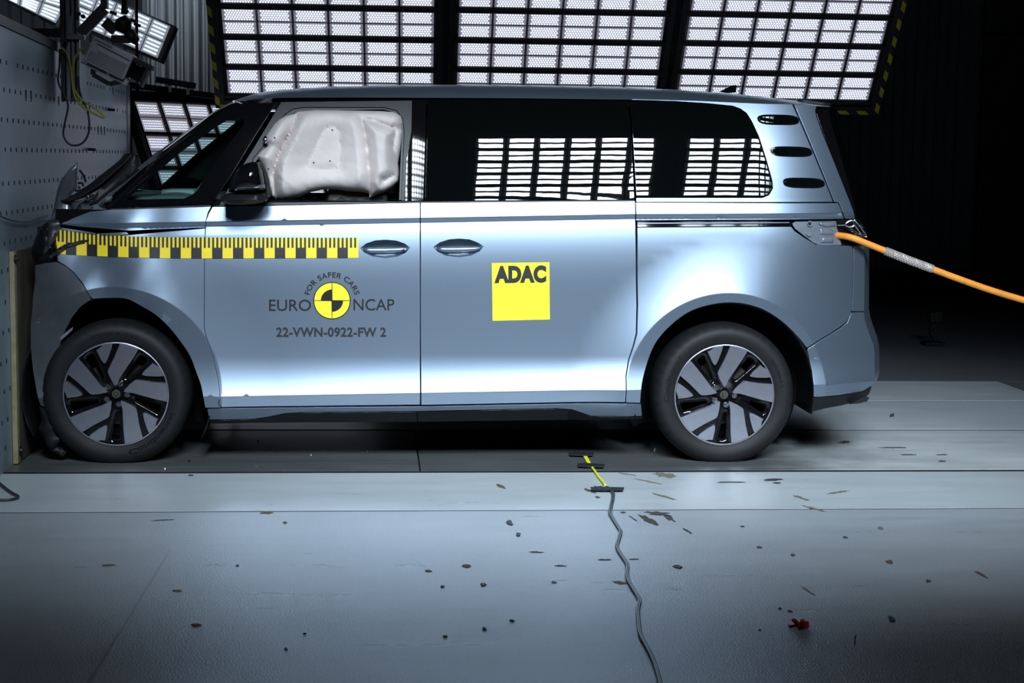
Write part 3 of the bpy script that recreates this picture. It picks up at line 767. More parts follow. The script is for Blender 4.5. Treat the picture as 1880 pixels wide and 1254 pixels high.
def panel(name, pxs, m, parent, step=.045, inset=.0022, holes=(), off=0.0, depth=.022, twin=True, label=None, creases=True, lip=.004, extra=None):
    poly = inset_poly(resample(xz(pxs, off), step*.6), inset)
    if creases: poly = cross_points(poly)
    hs_ = [resample(xz(h, off), step*.5) for h in holes]
    xs = [p[0] for p in poly]
    ex = crease_pts(min(xs), max(xs), step*.7) if creases else ()
    V, T, ring = tri2d(poly, step, hs_, ex)
    v = [Vector((p.x, S(p.x, p.y) + off, p.y)) for p in V]; n = [SN(p.x, p.y) for p in V]
    if extra:
        for i, p in enumerate(V):
            v[i].y += extra(p.x, p.y); dx = (extra(p.x + .003, p.y) - extra(p.x - .003, p.y))/.006; dz = (extra(p.x, p.y + .003) - extra(p.x, p.y - .003))/.006
            n[i] = (n[i]/-n[i].y + Vector((dx, 0, dz))).normalized()
    # orient tris towards -Y
    f = []
    for t in T:
        a, b, c = v[t[0]], v[t[1]], v[t[2]]
        f.append(t if (b - a).cross(c - a).y < 0 else t[::-1])
    nb = len(ring); cen = Vector((sum(p[0] for p in poly)/nb, 0, sum(p[1] for p in poly)/nb))
    base = len(v)
    for k, dep, out in ((0, lip, .0014), (1, depth, .0014)):
        for i in range(nb):
            p = v[ring[i]]; a = v[ring[i - 1]]; b = v[ring[(i + 1) % nb]]
            t = (b - a); t.y = 0; t.normalize(); o2 = Vector((t.z, 0, -t.x))     # outward for a ccw ring in x-z
            v.append(p + o2*out + Vector((0, dep, 0))); n.append((n[ring[i]]*.3 + o2).normalized())
    for i in range(nb):
        j = (i + 1) % nb
        f.append([ring[j], ring[i], base + i, base + j]); f.append([base + j, base + i, base + nb + i, base + nb + j])
    o = mesh_obj(name, v, f, m, parent, True, n)
    if label: o['label'] = label
    if twin: mirrored(o, parent)
    return o
def decal(name, polys, m, parent, off=-.0024, step=None, label=None):
    """flat print lying on the body side; polys are photo polygons (lists of px)"""
    v = []; f = []
    for pl in polys:
        b = len(v)
        if step:
            V, T, r = tri2d(resample(xz(pl, off), step), step)
            v += [Vector((p.x, S(p.x, p.y) + off, p.y)) for p in V]; f += [[b + i for i in t] for t in T]
        else:
            v += [onS(p[0], p[1], off) for p in pl]; f.append([b + i for i in range(len(pl))])
    for i, t in enumerate(f):
        if (v[t[1]] - v[t[0]]).cross(v[t[2]] - v[t[0]]).y > 0: f[i] = t[::-1]
    o = mesh_obj(name, v, f, m, parent, True, [SN(q.x, q.z) for q in v])
    if label: o['label'] = label
    return o
def pillow(name, pxs, Y0, bulge, m, parent, step=.02, back=.03, power=.5, rim=None, fn=None, label=None, twin=False):
    """rounded body with the given outline, swelling towards the viewer; Y0 number or 'S'+offset tuple"""
    if isinstance(Y0, tuple): poly = resample(xz(pxs, Y0[0]), step*.7); base = lambda x, z: S(x, z) + Y0[0]
    else:
        q = [onY(p[0], p[1], Y0) for p in pxs]; poly = resample([(a.x, a.z) for a in q], step*.7); base = lambda x, z: Y0
    if area2(poly) < 0: poly = poly[::-1]
    V, T, ring = tri2d(poly, step)
    dm = max(max(pold((p.x, p.y), poly) for p in V), step*.3); rim = rim or dm
    v = []
    for p in V:
        d = min(1, pold((p.x, p.y), poly)/rim)
        h = bulge*(1 - (1 - d)**2)**power
        if fn: h = fn(p.x, p.y, h)
        v.append(Vector((p.x, base(p.x, p.y) - h, p.y)))
    f = [t if (v[t[1]] - v[t[0]]).cross(v[t[2]] - v[t[0]]).y < 0 else t[::-1] for t in T]
    b = len(v); nb = len(ring)
    for i in ring: v.append(v[i] + Vector((0, back, 0)))
    for i in range(nb): f.append([ring[(i + 1) % nb], ring[i], b + i, b + (i + 1) % nb])
    f.append([b + i for i in range(nb)])
    o = mesh_obj(name, v, f, m, parent, True)
    try: o.data.set_sharp_from_angle(angle=math.radians(60))
    except Exception: pass
    if label: o['label'] = label
    if twin: mirrored(o, parent)
    return o
def gridm(name, fn, nu, nv, m, parent, label=None, flip=False, thick=0.0):
    v = [Vector(fn(i/nu, j/nv)) for j in range(nv + 1) for i in range(nu + 1)]
    f = [[j*(nu + 1) + i, j*(nu + 1) + i + 1, (j + 1)*(nu + 1) + i + 1, (j + 1)*(nu + 1) + i] for j in range(nv) for i in range(nu)]
    if flip: f = [t[::-1] for t in f]
    o = mesh_obj(name, v, f, m, parent, True)
    if thick:
        md = o.modifiers.new('thickness', 'SOLIDIFY'); md.thickness = thick; md.offset = -1
    if label: o['label'] = label
    return o

van = thing('van', 'silver blue electric passenger van with its nose crushed against the barrier', 'van', (0.3, YC, 0))

# ---- body side panels (outlines read off the photograph, standing on the body surface)
ARCH_F = [(169, 549), (200, 547.5), (232, 549), (260, 563), (285, 578), (310, 601), (333, 630), (349, 655), (360, 684), (368, 706), (373, 730), (377, 752)]
ARCH_F = [tuple(q) for q in cr(ARCH_F, 5)]
ARCH_R = [(1176, 757), (1176, 736), (1181, 694), (1199, 639), (1226, 603), (1265, 573), (1308, 559), (1350, 556), (1393, 565), (1429, 585), (1459, 612), (1482, 642), (1491, 682), (1494, 730), (1493, 757)]
ARCH_R = [tuple(q) for q in cr(ARCH_R, 5)]
DOOR_F = [(390, 379.5), (383, 392), (378, 405), (376, 440), (375, 520), (375, 604), (380, 622), (390, 652), (398, 686), (403, 718), (406, 748)]
HOLE_H1 = [(661, 455.5), (672, 447), (688, 441.5), (707, 440), (727, 441.5), (743, 447), (753, 454.5), (745, 464), (730, 471), (708, 474), (684, 471), (669, 464)]
HOLE_H2 = [(795.5, 453.5), (807, 445), (824, 439.5), (843, 438), (862, 439.5), (877, 445), (888, 452.5), (880, 462), (864, 469.5), (842, 472.5), (818, 469.5), (803, 462)]
panel('front_door', DOOR_F + [(771.5, 743.5), (771.5, 560), (771, 372)], M_PAINT, van, holes=[HOLE_H1])
panel('sliding_door', [(772, 372), (772, 560), (773, 744), (1148, 739), (1149, 690), (1154, 660), (1162, 636), (1168, 612), (1169, 560), (1168, 480), (1167, 420), (1166, 369)], M_PAINT, van, holes=[HOLE_H2])
panel('front_wing', [(238, 431), (377, 419), (376, 440), (375, 520), (375, 604), (380, 622), (390, 652), (398, 686), (403, 718), (405.5, 749)] + [p for p in ARCH_F[::-1] if p[1] < 750] + [(160, 535), (150, 518), (135, 500), (120, 488), (106, 480), (104, 462), (120, 442), (180, 436)], M_PAINT, van)
panel('bonnet_side', [(109, 412), (135, 400), (165, 388.5), (205, 384.5), (388, 379), (382, 390), (378, 405), (377, 418), (238, 424), (150, 417)], M_PAINT, van)
panel('rear_quarter', [(1170, 417.5), (1453, 416), (1459, 424), (1478, 437), (1498, 449), (1535, 451), (1566, 451), (1566, 500), (1565, 560), (1562, 578), (1555, 590), (1546, 598), (1525, 612), (1500, 627), (1482, 639)] + [p for p in ARCH_R[::-1] if p[1] < (640 if p[0] > 1331 else 738)] + [(1176, 740), (1149, 739.5), (1150, 690), (1155, 660), (1163, 637), (1169.5, 613), (1171, 560), (1170, 480)], M_PAINT, van)
panel('rear_shoulder', [(1167, 371.5), (1539, 372.5), (1550, 402), (1300, 404), (1168, 405)], M_PAINT, van)
panel('tailgate_lower_side', [(1567, 451), (1587.5, 451), (1588, 500), (1587, 572), (1563.5, 572), (1566, 540)], M_PAINT, van)
panel('rear_bumper', [(1563, 574), (1586.5, 573), (1589, 590), (1596, 612), (1604, 632), (1606.5, 650), (1607, 690), (1603, 707), (1585, 718), (1540, 726), (1494, 729), (1491, 682), (1482.5, 641), (1500, 629), (1525, 614), (1547, 600), (1556, 592)], M_PAINT, van)
panel('bumper_valance', [(1494, 730), (1540, 727), (1585, 719), (1601, 709), (1597, 722), (1585, 734), (1545, 745), (1516, 750), (1489, 757)], M_BLACK, van)
pillow('exhaust_lip', [(1560, 742), (1585, 729), (1596, 730), (1592, 737), (1575, 741)], .06, .02, M_BLACK, van)
# upper body
panel('rear_pillar_panel', [(1290, 185), (1345, 187.5), (1400, 190), (1455, 191), (1530, 371), (1410, 371.5), (1168, 371), (1168, 363), (1400, 363), (1412, 358), (1419, 346), (1418, 332), (1406, 290), (1393, 250), (1380, 222), (1371, 208), (1360, 200), (1345, 194.5), (1300, 190), (1240, 186), (1160, 183.5), (1160, 181.5), (1240, 183.5)], M_PAINT, van,
      holes=[[(1391 + dx, y) for dx, y in ()]] if False else ())
panel('tailgate_upper_side', [(1457.5, 191), (1500, 194), (1497, 203), (1500, 216), (1512, 249), (1540, 318), (1563, 376), (1571, 402), (1552, 402), (1540, 372), (1532, 371)], M_PAINT, van)
panel('tailgate_glass_side', [(1498, 203), (1522, 200), (1527, 226), (1545, 290), (1563, 352), (1572, 398), (1564, 376), (1541, 318), (1513, 249), (1501, 216)], M_GLOSSBLK, van, off=.004)
# glazing
panel('sliding_door_window', [(785, 183), (1000, 182.5), (1153, 185), (1158, 230), (1165, 367), (780, 369), (783, 270)], M_TINT, van, step=.05, depth=.01, creases=False)
panel('rear_quarter_window', [(1155.5, 185), (1240, 187.5), (1300, 191.5), (1343, 196), (1358, 201), (1369, 209.5), (1378, 223), (1391, 251), (1404, 290), (1416, 332), (1417, 346), (1410, 356.5), (1398, 361), (1168, 361.5), (1161, 240)], M_TINT, van, step=.05, depth=.01, creases=False)
panel('pillar_cover', [(757, 183), (783, 183), (781, 270), (778, 369), (743, 369), (746, 290), (756, 240)], M_GLOSSBLK, van, step=.012, depth=.012, creases=False, off=-.002, extra=lambda x, z: .9*max(0, x - onS(746, 300).x)**2)
CLR = [(234, 366.5), (288, 365.5), (338, 364.5), (352, 358), (362, 350), (388, 306), (446, 231), (450, 219), (417, 221), (399, 232), (331, 280), (270, 333), (237, 362)]
QS = [(200, 382), (388, 375), (420, 330), (465, 256), (508, 188), (432, 190), (400, 210), (300, 293)]
panel('quarter_light_surround', QS, M_GLOSSBLK, van, step=.035, depth=.008, creases=False, holes=[CLR], twin=False)
o = panel('quarter_light_surround', QS, M_GLOSSBLK, van, step=.035, depth=.008, creases=False, holes=[[(286, 365), (327, 312), (336, 320), (313, 364)]], twin=False)
o.location.y = 2*YC - o.location.y; o.scale = (1, -1, 1)
panel('quarter_light_glass', CLR, M_GLASS, van, step=.05, depth=.001, inset=-.004, off=.003, creases=False)
panel('door_frame', [(402, 377), (420, 344), (470, 264), (516, 187), (757, 184), (756, 240), (748, 290), (743, 369), (736, 369), (742, 240), (739, 218), (728, 203), (705, 197.5), (560, 197), (538, 200), (522, 211), (482, 270), (464, 292), (462, 366), (462, 371)], M_FRAME, van, step=.03, depth=.03, creases=False)
panel('window_seal', [(464, 292), (482, 270), (522, 211), (538, 200), (560, 197), (705, 197.5), (728, 203), (739, 218), (742, 240), (737, 368), (732, 368), (737, 242), (734, 222), (725, 207), (704, 201.5), (560, 204), (544, 206), (530, 216), (490, 272), (470, 297), (470, 369), (463, 369)], M_TRIM, van, step=.02, depth=.02, creases=False, off=.012)
panel('belt_seal', [(404, 376), (462, 371.5), (1166, 367), (1166, 371), (780, 372), (390, 379)], M_TRIM, van, step=.03, depth=.02, creases=False)
panel('belt_seal', [(200, 382.5), (388, 376), (387, 379), (203, 385)], M_TRIM, van, step=.03, depth=.02, creases=False)
panel('slide_rail', [(1169.5, 405.5), (1300, 404.5), (1552, 402.5), (1560, 404), (1456, 406), (1453, 415), (1170, 417)], M_GLOSSBLK, van, step=.02, depth=.02, off=.022, creases=False)
panel('rail_lip', [(1170, 408.5), (1450, 407.5), (1450, 410), (1170, 411.5)], M_GREYPL, van, step=.03, depth=.008, off=.012, creases=False)
# vents in the rear pillar
for (x0, y0) in ((1391, 210), (1415, 268.5), (1438, 326)):
    def sl(i):
        a = i; X0, X1, Y0_, Y1_ = x0, x0 + 76, y0, y0 + 18.5
        pts = []
        for k in range(28):
            t = 2*PI*k/28; cx, cy = math.cos(t), math.sin(t)
            sx = math.copysign(abs(cx)**.55, cx); sy = math.copysign(abs(cy)**.75, cy)
            yy = (Y0_ + Y1_)/2 + (Y1_ - Y0_)/2*sy*a; xx = (X0 + X1)/2 + ((X1 - X0)/2 - (1 - a)*9)*sx + 2.0*sy
            pts.append((xx, yy + .02*(xx - X0)))
        return pts
    panel('vent', sl(1.0), M_GLOSSBLK, van, step=.03, depth=.006, off=-.003, creases=False, inset=0)
    panel('vent_insert', sl(.62), M_TINT, van, step=.03, depth=.004, off=-.0056, creases=False, inset=0, extra=lambda x, z, zz=onS(x0 + 38, y0 + 9).z: -.09*(z - zz))
# sill
panel('sill_paint', [(380, 750.5), (405, 749.5), (773, 746), (1148, 741), (1177, 741), (1179, 764), (1085, 764), (1068, 758), (1050, 752), (1020, 750), (773, 755), (560, 757), (525, 759), (490, 766), (465, 769.5), (384, 770.5)], M_PAINT, van, step=.03, off=.008)
panel('sill_cladding', [(384, 771), (465, 770), (490, 766.5), (525, 759.5), (560, 757.5), (773, 755.5), (1020, 750.5), (1050, 752.5), (1068, 758.5), (1085, 764.5), (1179, 764.5), (1180, 769), (1085, 771), (773, 775), (560, 776), (386, 778)], M_GLOSSBLK, van, step=.03, off=.010)
# front corner: dark bumper skin and crushed headlamp
panel('front_bumper', [(64, 487), (82, 483), (104, 481), (120, 489), (135, 501), (149, 519), (159, 535), (167, 550), (148, 563), (132, 583), (117, 612), (109, 640), (105, 668), (104, 700), (109, 745), (84, 748), (74, 745), (66, 715), (60, 680), (56, 640), (56, 590), (60, 545), (64, 515)], M_BUMPER, van, step=.03)
def nose_fn(x, z, h): return h + .004*math.sin(x*40 + z*25)
pillow('headlamp', [(60, 476), (57, 458), (64, 436), (76, 415), (90, 404), (106, 403), (110, 412), (105, 425), (104, 445), (106, 462), (98, 478), (80, 484), (66, 484)], (.0,), .035, M_GLOSSBLK, van, fn=nose_fn, back=.12)
pillow('lamp_shard', [(88, 404), (107, 404), (110, 414), (100, 440), (86, 462), (79, 468), (86, 440)], (-.04,), .012, M_PAINTD, van, back=.02)
pillow('bracket_shard', [(96, 462), (118, 449), (150, 441), (164, 440), (150, 447), (125, 454), (106, 468), (98, 470)], (-.012,), .006, M_BLACK, van, back=.012)
pillow('light_strip', [(111, 418), (140, 422), (175, 428), (176, 432), (140, 427), (112, 422)], (-.004,), .004, M_METAL, van, back=.01)
pillow('light_strip', [(182, 429), (232, 426), (236, 430), (210, 433), (182, 433)], (-.004,), .004, M_METAL, van, back=.01)
# ---- crushed bonnet: two folded sheets across the whole width
def across(pts, y0=.22, y1=2*YC - .22, wob=.03, seed=1):
    """fold profile given in photo pixels at y0, carried across the van"""
    P = [onY(p[0], p[1], y0) for p in pts]
    def fn(u, v):
        k = v*(len(P) - 1); i = min(int(k), len(P) - 2); q = P[i].lerp(P[i + 1], k - i); y = y0 + (y1 - y0)*u
        g = math.sin(u*PI)
        n = noise.noise(Vector((u*4 + seed, v*3, seed)))
        return Vector((max(X_BAR + .02, q.x + wob*n*g - .05*g), y, q.z + wob*noise.noise(Vector((u*5, v*2, seed + 7)))*g))
    return fn
def sheet(name, pxs, Y, m, lab=None, bend=.03, seed=0):
    """torn sheet piece: outline in photo pixels, given a bend and thickness"""
    q = [onY(p[0], p[1], Y) for p in pxs]; poly = resample([(a.x, a.z) for a in q], .02)
    if area2(poly) < 0: poly = poly[::-1]
    V, T, ring = tri2d(poly, .03)
    v = [Vector((p.x, Y + bend*noise.noise(Vector((p.x*5, p.y*5, seed))) + bend*.6*math.sin(p.y*9 + seed), p.y)) for p in V]
    f = [t if (v[t[1]] - v[t[0]]).cross(v[t[2]] - v[t[0]]).y < 0 else t[::-1] for t in T]
    o = mesh_obj(name, v, f, m, van, True)
    md = o.modifiers.new('thickness', 'SOLIDIFY'); md.thickness = .006
    if lab: o['label'] = lab
    return o
gridm('bonnet_rear_fold', across([(122, 372), (150, 362), (185, 340), (215, 314), (235, 296), (245, 284)], .17, .34, wob=.012, seed=2), 10, 10, M_BLACK, van, 'black underside of the folded bonnet, torn at its tip', thick=.008)
sheet('bonnet_tear', [(120, 373), (152, 364), (188, 343), (214, 318), (234, 298), (247, 280), (251, 292), (248, 296), (253, 302), (250, 306), (256, 312), (240, 325), (212, 346), (196, 358), (180, 374), (165, 378), (176, 358), (182, 348), (160, 360)], .16, M_BLACK, 'torn black bonnet edge standing against the windscreen')
sheet('bonnet_corner', [(92, 402), (98, 380), (104, 352), (112, 332), (128, 312), (144, 297), (142, 326), (141, 346), (128, 360), (114, 380), (100, 396)], .20, M_BUMPER, 'dark grey bonnet corner folded up against the barrier', seed=4)
for k, (a, b, c) in enumerate((((146, 312), (152, 320), (158, 334)), ((143, 336), (151, 336), (153, 342)), ((144, 342), (148, 350), (138, 350)))):
    MB().tube([onY(*p, .24) for p in (a, b, c)], .006, 5).build('broken_clip', M_BLACK, van)
# ribbed buckled metal in the gap
rb = MB()
for k in range(10):
    o_ = k*3.3
    rb.tube([onY(120 + k*.9, 366 + o_*.62, .22 + .004*k), onY(136, 371 + o_*.55, .20), onY(152, 368 + o_*.6, .20), onY(166 + k*.6, 357 + o_*.85, .20)], .0032, 5)
rb.build('buckled_ribs', M_METAL, van, True)
sheet('inner_wing_plate', [(112, 372), (121, 367), (134, 390), (118, 402), (104, 404), (92, 404), (98, 393)], .19, M_METAL, 'bare torn inner wing metal', seed=8, bend=.02)
MB().tube(cr([onY(*p, .17) for p in ((127, 396), (135, 390), (146, 376), (156, 368), (160, 361))], 4), .004, 6).build('gas_strut', M_CHROME, van, True)
MB().tube(cr([onY(*p, .18) for p in ((150, 388), (152, 372), (158, 366), (168, 368), (172, 376))], 4), .006, 6).build('hose', M_METAL, van, True)
MB().frame_box(onY(168, 362, .19), rotz((1, 0, 0), 0), (0, 1, 0), (0, 0, 1), .022, .02, .014, 0, .004).build('junction_box', M_BLACK, van)
MB().frame_box(onY(161, 364, .165), (1, 0, .3), (0, 1, 0), (-.3, 0, 1), .008, .008, .010, 0, .002).build('connector', M_CHROME, van)
# crushed nose face against the barrier
def nosef(u, v):
    y = .34 + (2*YC - .68)*u; z = .22 + .92*v
    return Vector((X_BAR + .065 + .018*noise.noise(Vector((u*6, v*4, 3))) + .012*math.sin(u*22), y, z))
gridm('nose_skin', nosef, 40, 16, M_BUMPER, van)
def nosetop(u, v):
    y = .10 + (2*YC - .20)*u; a = onY(96, 404, .1); b = onY(178, 388, .1); q = a.lerp(b, v)
    return Vector((q.x, y, q.z - .02 + .02*noise.noise(Vector((u*9, v*4, 1)))))
gridm('crumpled_bonnet', nosetop, 30, 6, M_PAINTD, van)
# dangling torn liner under the nose
pillow('torn_liner', [(70, 748), (108, 748), (116, 770), (108, 790), (114, 806), (104, 820), (122, 830), (116, 838), (92, 828), (80, 806), (70, 790), (76, 770)], .05, .02, M_BLACK, van, fn=lambda x, z, h: h + .02*noise.noise(Vector((x*18, z*18, 2))), back=.03)
pillow('liner_fragment', [(112, 618), (118, 612), (134, 600), (133, 606), (120, 618), (110, 626)], .01, .005, M_GREYPL, van, back=.008)

# ---- roof, windscreen and tail
rail_px = [(430, 187), (470, 182), (520, 179.5), (640, 179), (750, 179.5), (900, 180), (1000, 181), (1153, 183), (1290, 186), (1345, 188.5), (1400, 191), (1455, 192), (1500, 195), (1524, 196)]
top_px = [(433, 184), (470, 171.5), (520, 165), (600, 160), (700, 157.5), (800, 156.5), (940, 157), (1040, 159), (1140, 161.5), (1240, 165.5), (1330, 171.5), (1400, 178), (1460, 185), (1526, 195)]
RAIL = [onS(*p) for p in rail_px]; TOP = [onY(p[0], p[1], .36) for p in top_px]
def interp(L, x, key):
    if x <= L[0].x: return getattr(L[0], key)
    for a, b in zip(L, L[1:]):
        if x <= b.x: return getattr(a, key) + (getattr(b, key) - getattr(a, key))*(x - a.x)/(b.x - a.x)
    return getattr(L[-1], key)
def smooth_interp(L, x, key): return sum(interp(L, x + d, key)*w_ for d, w_ in ((-.06, .25), (0, .5), (.06, .25)))
RX0, RX1 = RAIL[0].x, RAIL[-1].x
def rooff(u, v):
    x = RX0 + (RX1 - RX0)*v
    zr = interp(RAIL, x, 'z'); zt = max(zr + .004, interp(TOP, x + .02*x, 'z')); yr = S(x, zr)
    c = 2*u - 1; t = .5 + .5*math.copysign(abs(c)**.45, c)*1.0 if False else (.5 - .5*math.cos(PI*u))
    wd = 2*YC - 2*yr; d = min(t, 1 - t)*wd
    h = 1 - (1 - min(1, d/.14))**2.2
    return Vector((x, yr + wd*t, zr + (zt - zr)*h + .012*max(0, min(1, (d - .10)/.6))**1.5))
roof = gridm('roof', rooff, 90, 64, M_PAINT, van)
def roof_pt(px, py, Y): return onY(px, py, Y)
# roof aerial
af = [roof_pt(p[0], p[1], .62) for p in ((1321, 169), (1330, 163.5), (1338, 158.5), (1346, 156.5), (1351, 157), (1350, 170), (1335, 171))]
MB().prism([q + Vector((0, -.02, 0)) for q in af], (0, .04, 0)).build('roof_aerial', M_GLOSSBLK, van)
# windscreen between the two pillars
PIL = [onS(432, 190), onS(400, 212), onS(300, 294), onS(200, 383)]
CEN = [onY(p[0], p[1], .42) for p in ((428, 182.5), (386, 205), (276, 283.5), (176, 373))]
def wsf(t, v):
    k = v*3; i = min(int(k), 2); a = PIL[i].lerp(PIL[i + 1], k - i); c = CEN[i].lerp(CEN[i + 1], k - i)
    e = abs(2*t - 1); g = 1 - e**4.5
    y = a.y + (2*YC - 2*a.y)*t
    return Vector((a.x + (c.x - a.x)*g, y, a.z + (c.z - a.z)*g))
E0, E1 = .17, .05
gridm('windscreen', lambda u, v: wsf(E0 + (1 - E0 - E1)*u, .04 + .90*v), 24, 16, M_GLASS, van)
gridm('windscreen_pillar', lambda u, v: wsf(E0*u, v), 6, 24, M_GLOSSBLK, van, thick=.012)
gridm('windscreen_pillar', lambda u, v: wsf(1 - E1*u, v), 6, 24, M_GLOSSBLK, van, flip=True, thick=.012)
gridm('windscreen_header', lambda u, v: wsf(E0 + (1 - E0 - E1)*u, -.0 + .05*v), 24, 2, M_GLOSSBLK, van, thick=.012)
gridm('windscreen_base', lambda u, v: wsf(E0 + (1 - E0 - E1)*u, .93 + .07*v), 24, 2, M_GLOSSBLK, van, thick=.012)
# tail: one convex skin from side to side
tail_px = [(1524, 197), (1528, 226), (1546, 290), (1563, 352), (1571, 400), (1587.5, 452), (1588, 500), (1587, 572), (1590, 590), (1597, 612), (1604, 632), (1606, 650), (1607, 690), (1601, 708), (1595, 722), (1585, 735)]
TL = [onS(*p) for p in tail_px]
def tailf(u, v, i0=0, i1=len(TL) - 1):
    k = i0 + v*(i1 - i0); i = min(int(k), len(TL) - 2); a = TL[i].lerp(TL[i + 1], k - i)
    e = abs(2*u - 1); y = a.y + (2*YC - 2*a.y)*u
    return Vector((a.x - .004 + .16*(1 - e**2.2)**.8, y, a.z))
gridm('tailgate_window', lambda u, v: tailf(u, v, 0, 4), 24, 12, M_TINT, van)
gridm('tailgate', lambda u, v: tailf(u, v, 5, 8), 24, 10, M_PAINT, van)
gridm('tailgate_inner', lambda u, v: tailf(u, v, 4, 5) - Vector((.06, 0, 0)), 24, 4, M_BLACK, van)
gridm('rear_bumper_skin', lambda u, v: tailf(u, v, 8, len(TL) - 1), 24, 12, M_PAINT, van)
sp = onS(1524, 196)
gridm('roof_spoiler', lambda u, v: Vector((sp.x - .14 + .16*v, .28 + (2*YC - .56)*u, sp.z + .022 - .022*v)), 20, 4, M_PAINTD, van, thick=.02)

# ---- opened rear corner: bracket, latch and hook
panel('latch_plate', [(1455, 411), (1460, 407), (1535, 405.5), (1539, 425), (1541, 436), (1545, 447), (1550, 450), (1505, 450), (1494, 446), (1478, 434), (1460, 420)], M_GREYPL, van, step=.015, off=.022, depth=.012, creases=False, twin=False, inset=.001)
pillow('latch_tab', [(1505, 446), (1509, 433), (1529, 432.5), (1530, 446)], (.020,), .010, M_GREYPL, van, step=.008, back=.004)
pillow('latch_boss', [(1502, 407), (1534, 406), (1534, 416), (1516, 417), (1505, 414)], (.020,), .010, M_GREYPL, van, step=.008, back=.004)
pillow('latch_step', [(1504, 419), (1524, 419), (1530, 424), (1531, 431), (1506, 431)], (.021,), .006, M_GREYPL, van, step=.008, back=.004)
for (px, py, r, m) in ((1486.5, 410.5, .015, M_GREYPL), (1484.5, 429, .013, M_GREYPL)):
    p = onS(px, py, .02); MB().disc(p, (0, -1, 0), r, .010, 18).build('boss', m, van, True)
p = onS(1486.5, 410.5, .01); MB().disc(p, (0, -1, 0), .008, .002, 14).disc(p, (0, -1, 0), .003, .005, 8).build('bolt', M_BLACK, van)
MB().box((onS(1538, 404).x, .10, onS(1550, 451).z), (onS(1575, 404).x, .5, onS(1550, 403).z)).build('lamp_cavity', M_VOID, van)
hk = MB().tube(cr([onY(*p, .06) for p in ((1553, 413), (1556, 408), (1563, 405), (1569, 407), (1570, 412), (1565, 416), (1558, 416))], 5, True), .005, 8, cap=False)
hk.build('eye_bolt', M_CHROME, van, True)
MB().tube([onY(1538, 413.5, .08), onY(1554, 413, .07)], .003, 6).build('hook_wire', M_CHROME, van)
MB().tube(cr([onY(*p, .05) for p in ((1568, 406), (1572, 407), (1590, 431), (1588, 434), (1580, 428), (1570, 413))], 4, True), .0045, 8, cap=False).build('snap_hook', M_CHROME, van, True, label='bright snap hook')
chn = MB()
for k in range(6):
    p = onY(1561 + k*3.4, 421 + k*2.2, .06); chn.tube([p + Vector((.008*math.cos(a), .004*math.sin(a)*(1 if k % 2 else 0), .006*math.sin(a))) for a in [2*PI*i/8 for i in range(9)]], .002, 5)
chn.build('small_chain', M_CHROME, van)
MB().disc(onY(1583, 432, .05), (0, -1, 0), .010, .012, 12).build('lock_nut', M_CHROME, van)
pillow('lamp_remnant', [(1572, 404), (1580, 406), (1590, 420), (1590, 436), (1584, 430)], .10, .01, M_GLOSSBLK, van, back=.02)

# ---- door handles
for hole, cx, cy, key in ((HOLE_H1, 707, 457, True), (HOLE_H2, 842, 455.5, False)):
    poly = resample(xz(hole), .012)
    if area2(poly) < 0: poly = poly[::-1]
    V, T, ring = tri2d(poly, .010)
    dm = max(pold((p.x, p.y), poly) for p in V)
    v = []
    for p in V:
        d = pold((p.x, p.y), poly)/dm; v.append(Vector((p.x, S(p.x, p.y) + .042*(1 - (1 - min(1, d))**2.0), p.y)))
    f = [t if (v[t[1]] - v[t[0]]).cross(v[t[2]] - v[t[0]]).y < 0 else t[::-1] for t in T]
    mesh_obj('handle_recess', v, f, M_PAINT, van, True)
    hp = [(cx - 45, cy - 1.5), (cx - 30, cy - 3.5), (cx, cy - 4), (cx + 30, cy - 4.5), (cx + 45, cy - 3), (cx + 40, cy + 3), (cx + 28, cy + 7), (cx, cy + 8.5), (cx - 28, cy + 8), (cx - 40, cy + 4)]
    pillow('door_handle', hp, (.004,), .016, M_PAINT, van, step=.008, back=.012, power=.6)
    pillow('handle_grip', [(cx - 23, cy + 8.5), (cx + 20, cy + 7.5), (cx + 17, cy + 14), (cx, cy + 15.5), (cx - 18, cy + 15)], (.016,), .004, M_GREYPL, van, step=.008, back=.01)
    if key:
        p = onS(cx + 34, cy + 3, -.006); MB().disc(p, (0, -1, 0), .008, .004, 14).build('key_cylinder', M_CHROME, van)
# ---- wing mirror
pillow('mirror_shell', [(420, 353), (420.5, 340), (425, 327), (433, 314), (442, 306), (452, 300), (463, 297), (475, 298), (483, 312), (487.5, 332), (489, 352), (470, 356)], -.20, .09, M_GLOSSBLK, van, step=.018, back=.10, power=.5, twin=True)
pillow('mirror_base', [(405, 364), (408, 357.5), (420, 355), (455, 354.5), (487, 351), (490, 362), (487, 370), (470, 374), (444, 376), (420, 375.5), (408, 371)], -.20, .07, M_BLACK, van, step=.018, back=.24, power=.5, twin=True)
pillow('mirror_indicator', [(431, 344), (445, 341), (470, 339), (486, 338), (487, 346), (470, 347), (445, 348.5), (432, 350)], -.262, .018, M_GREYPL, van, step=.01, back=.01)
ms = MB()
for k in range(14): ms.bar(onY(449 + k*2.5, 347 - k*.06, -.285), onY(449 + k*2.5, 340.6 - k*.12, -.285), .0012)
ms.build('indicator_ribs', M_CHROME, van)
MB().prism([onY(475, 298, -.19), onY(484, 313, -.19), onY(489, 338, -.19), onY(490, 362, -.19), onY(496, 362, -.19), (onY(494, 335, -.19)), onY(489, 316, -.19), onY(482, 302, -.19)], (0, .06, 0)).build('mirror_rim', M_BLACK, van)
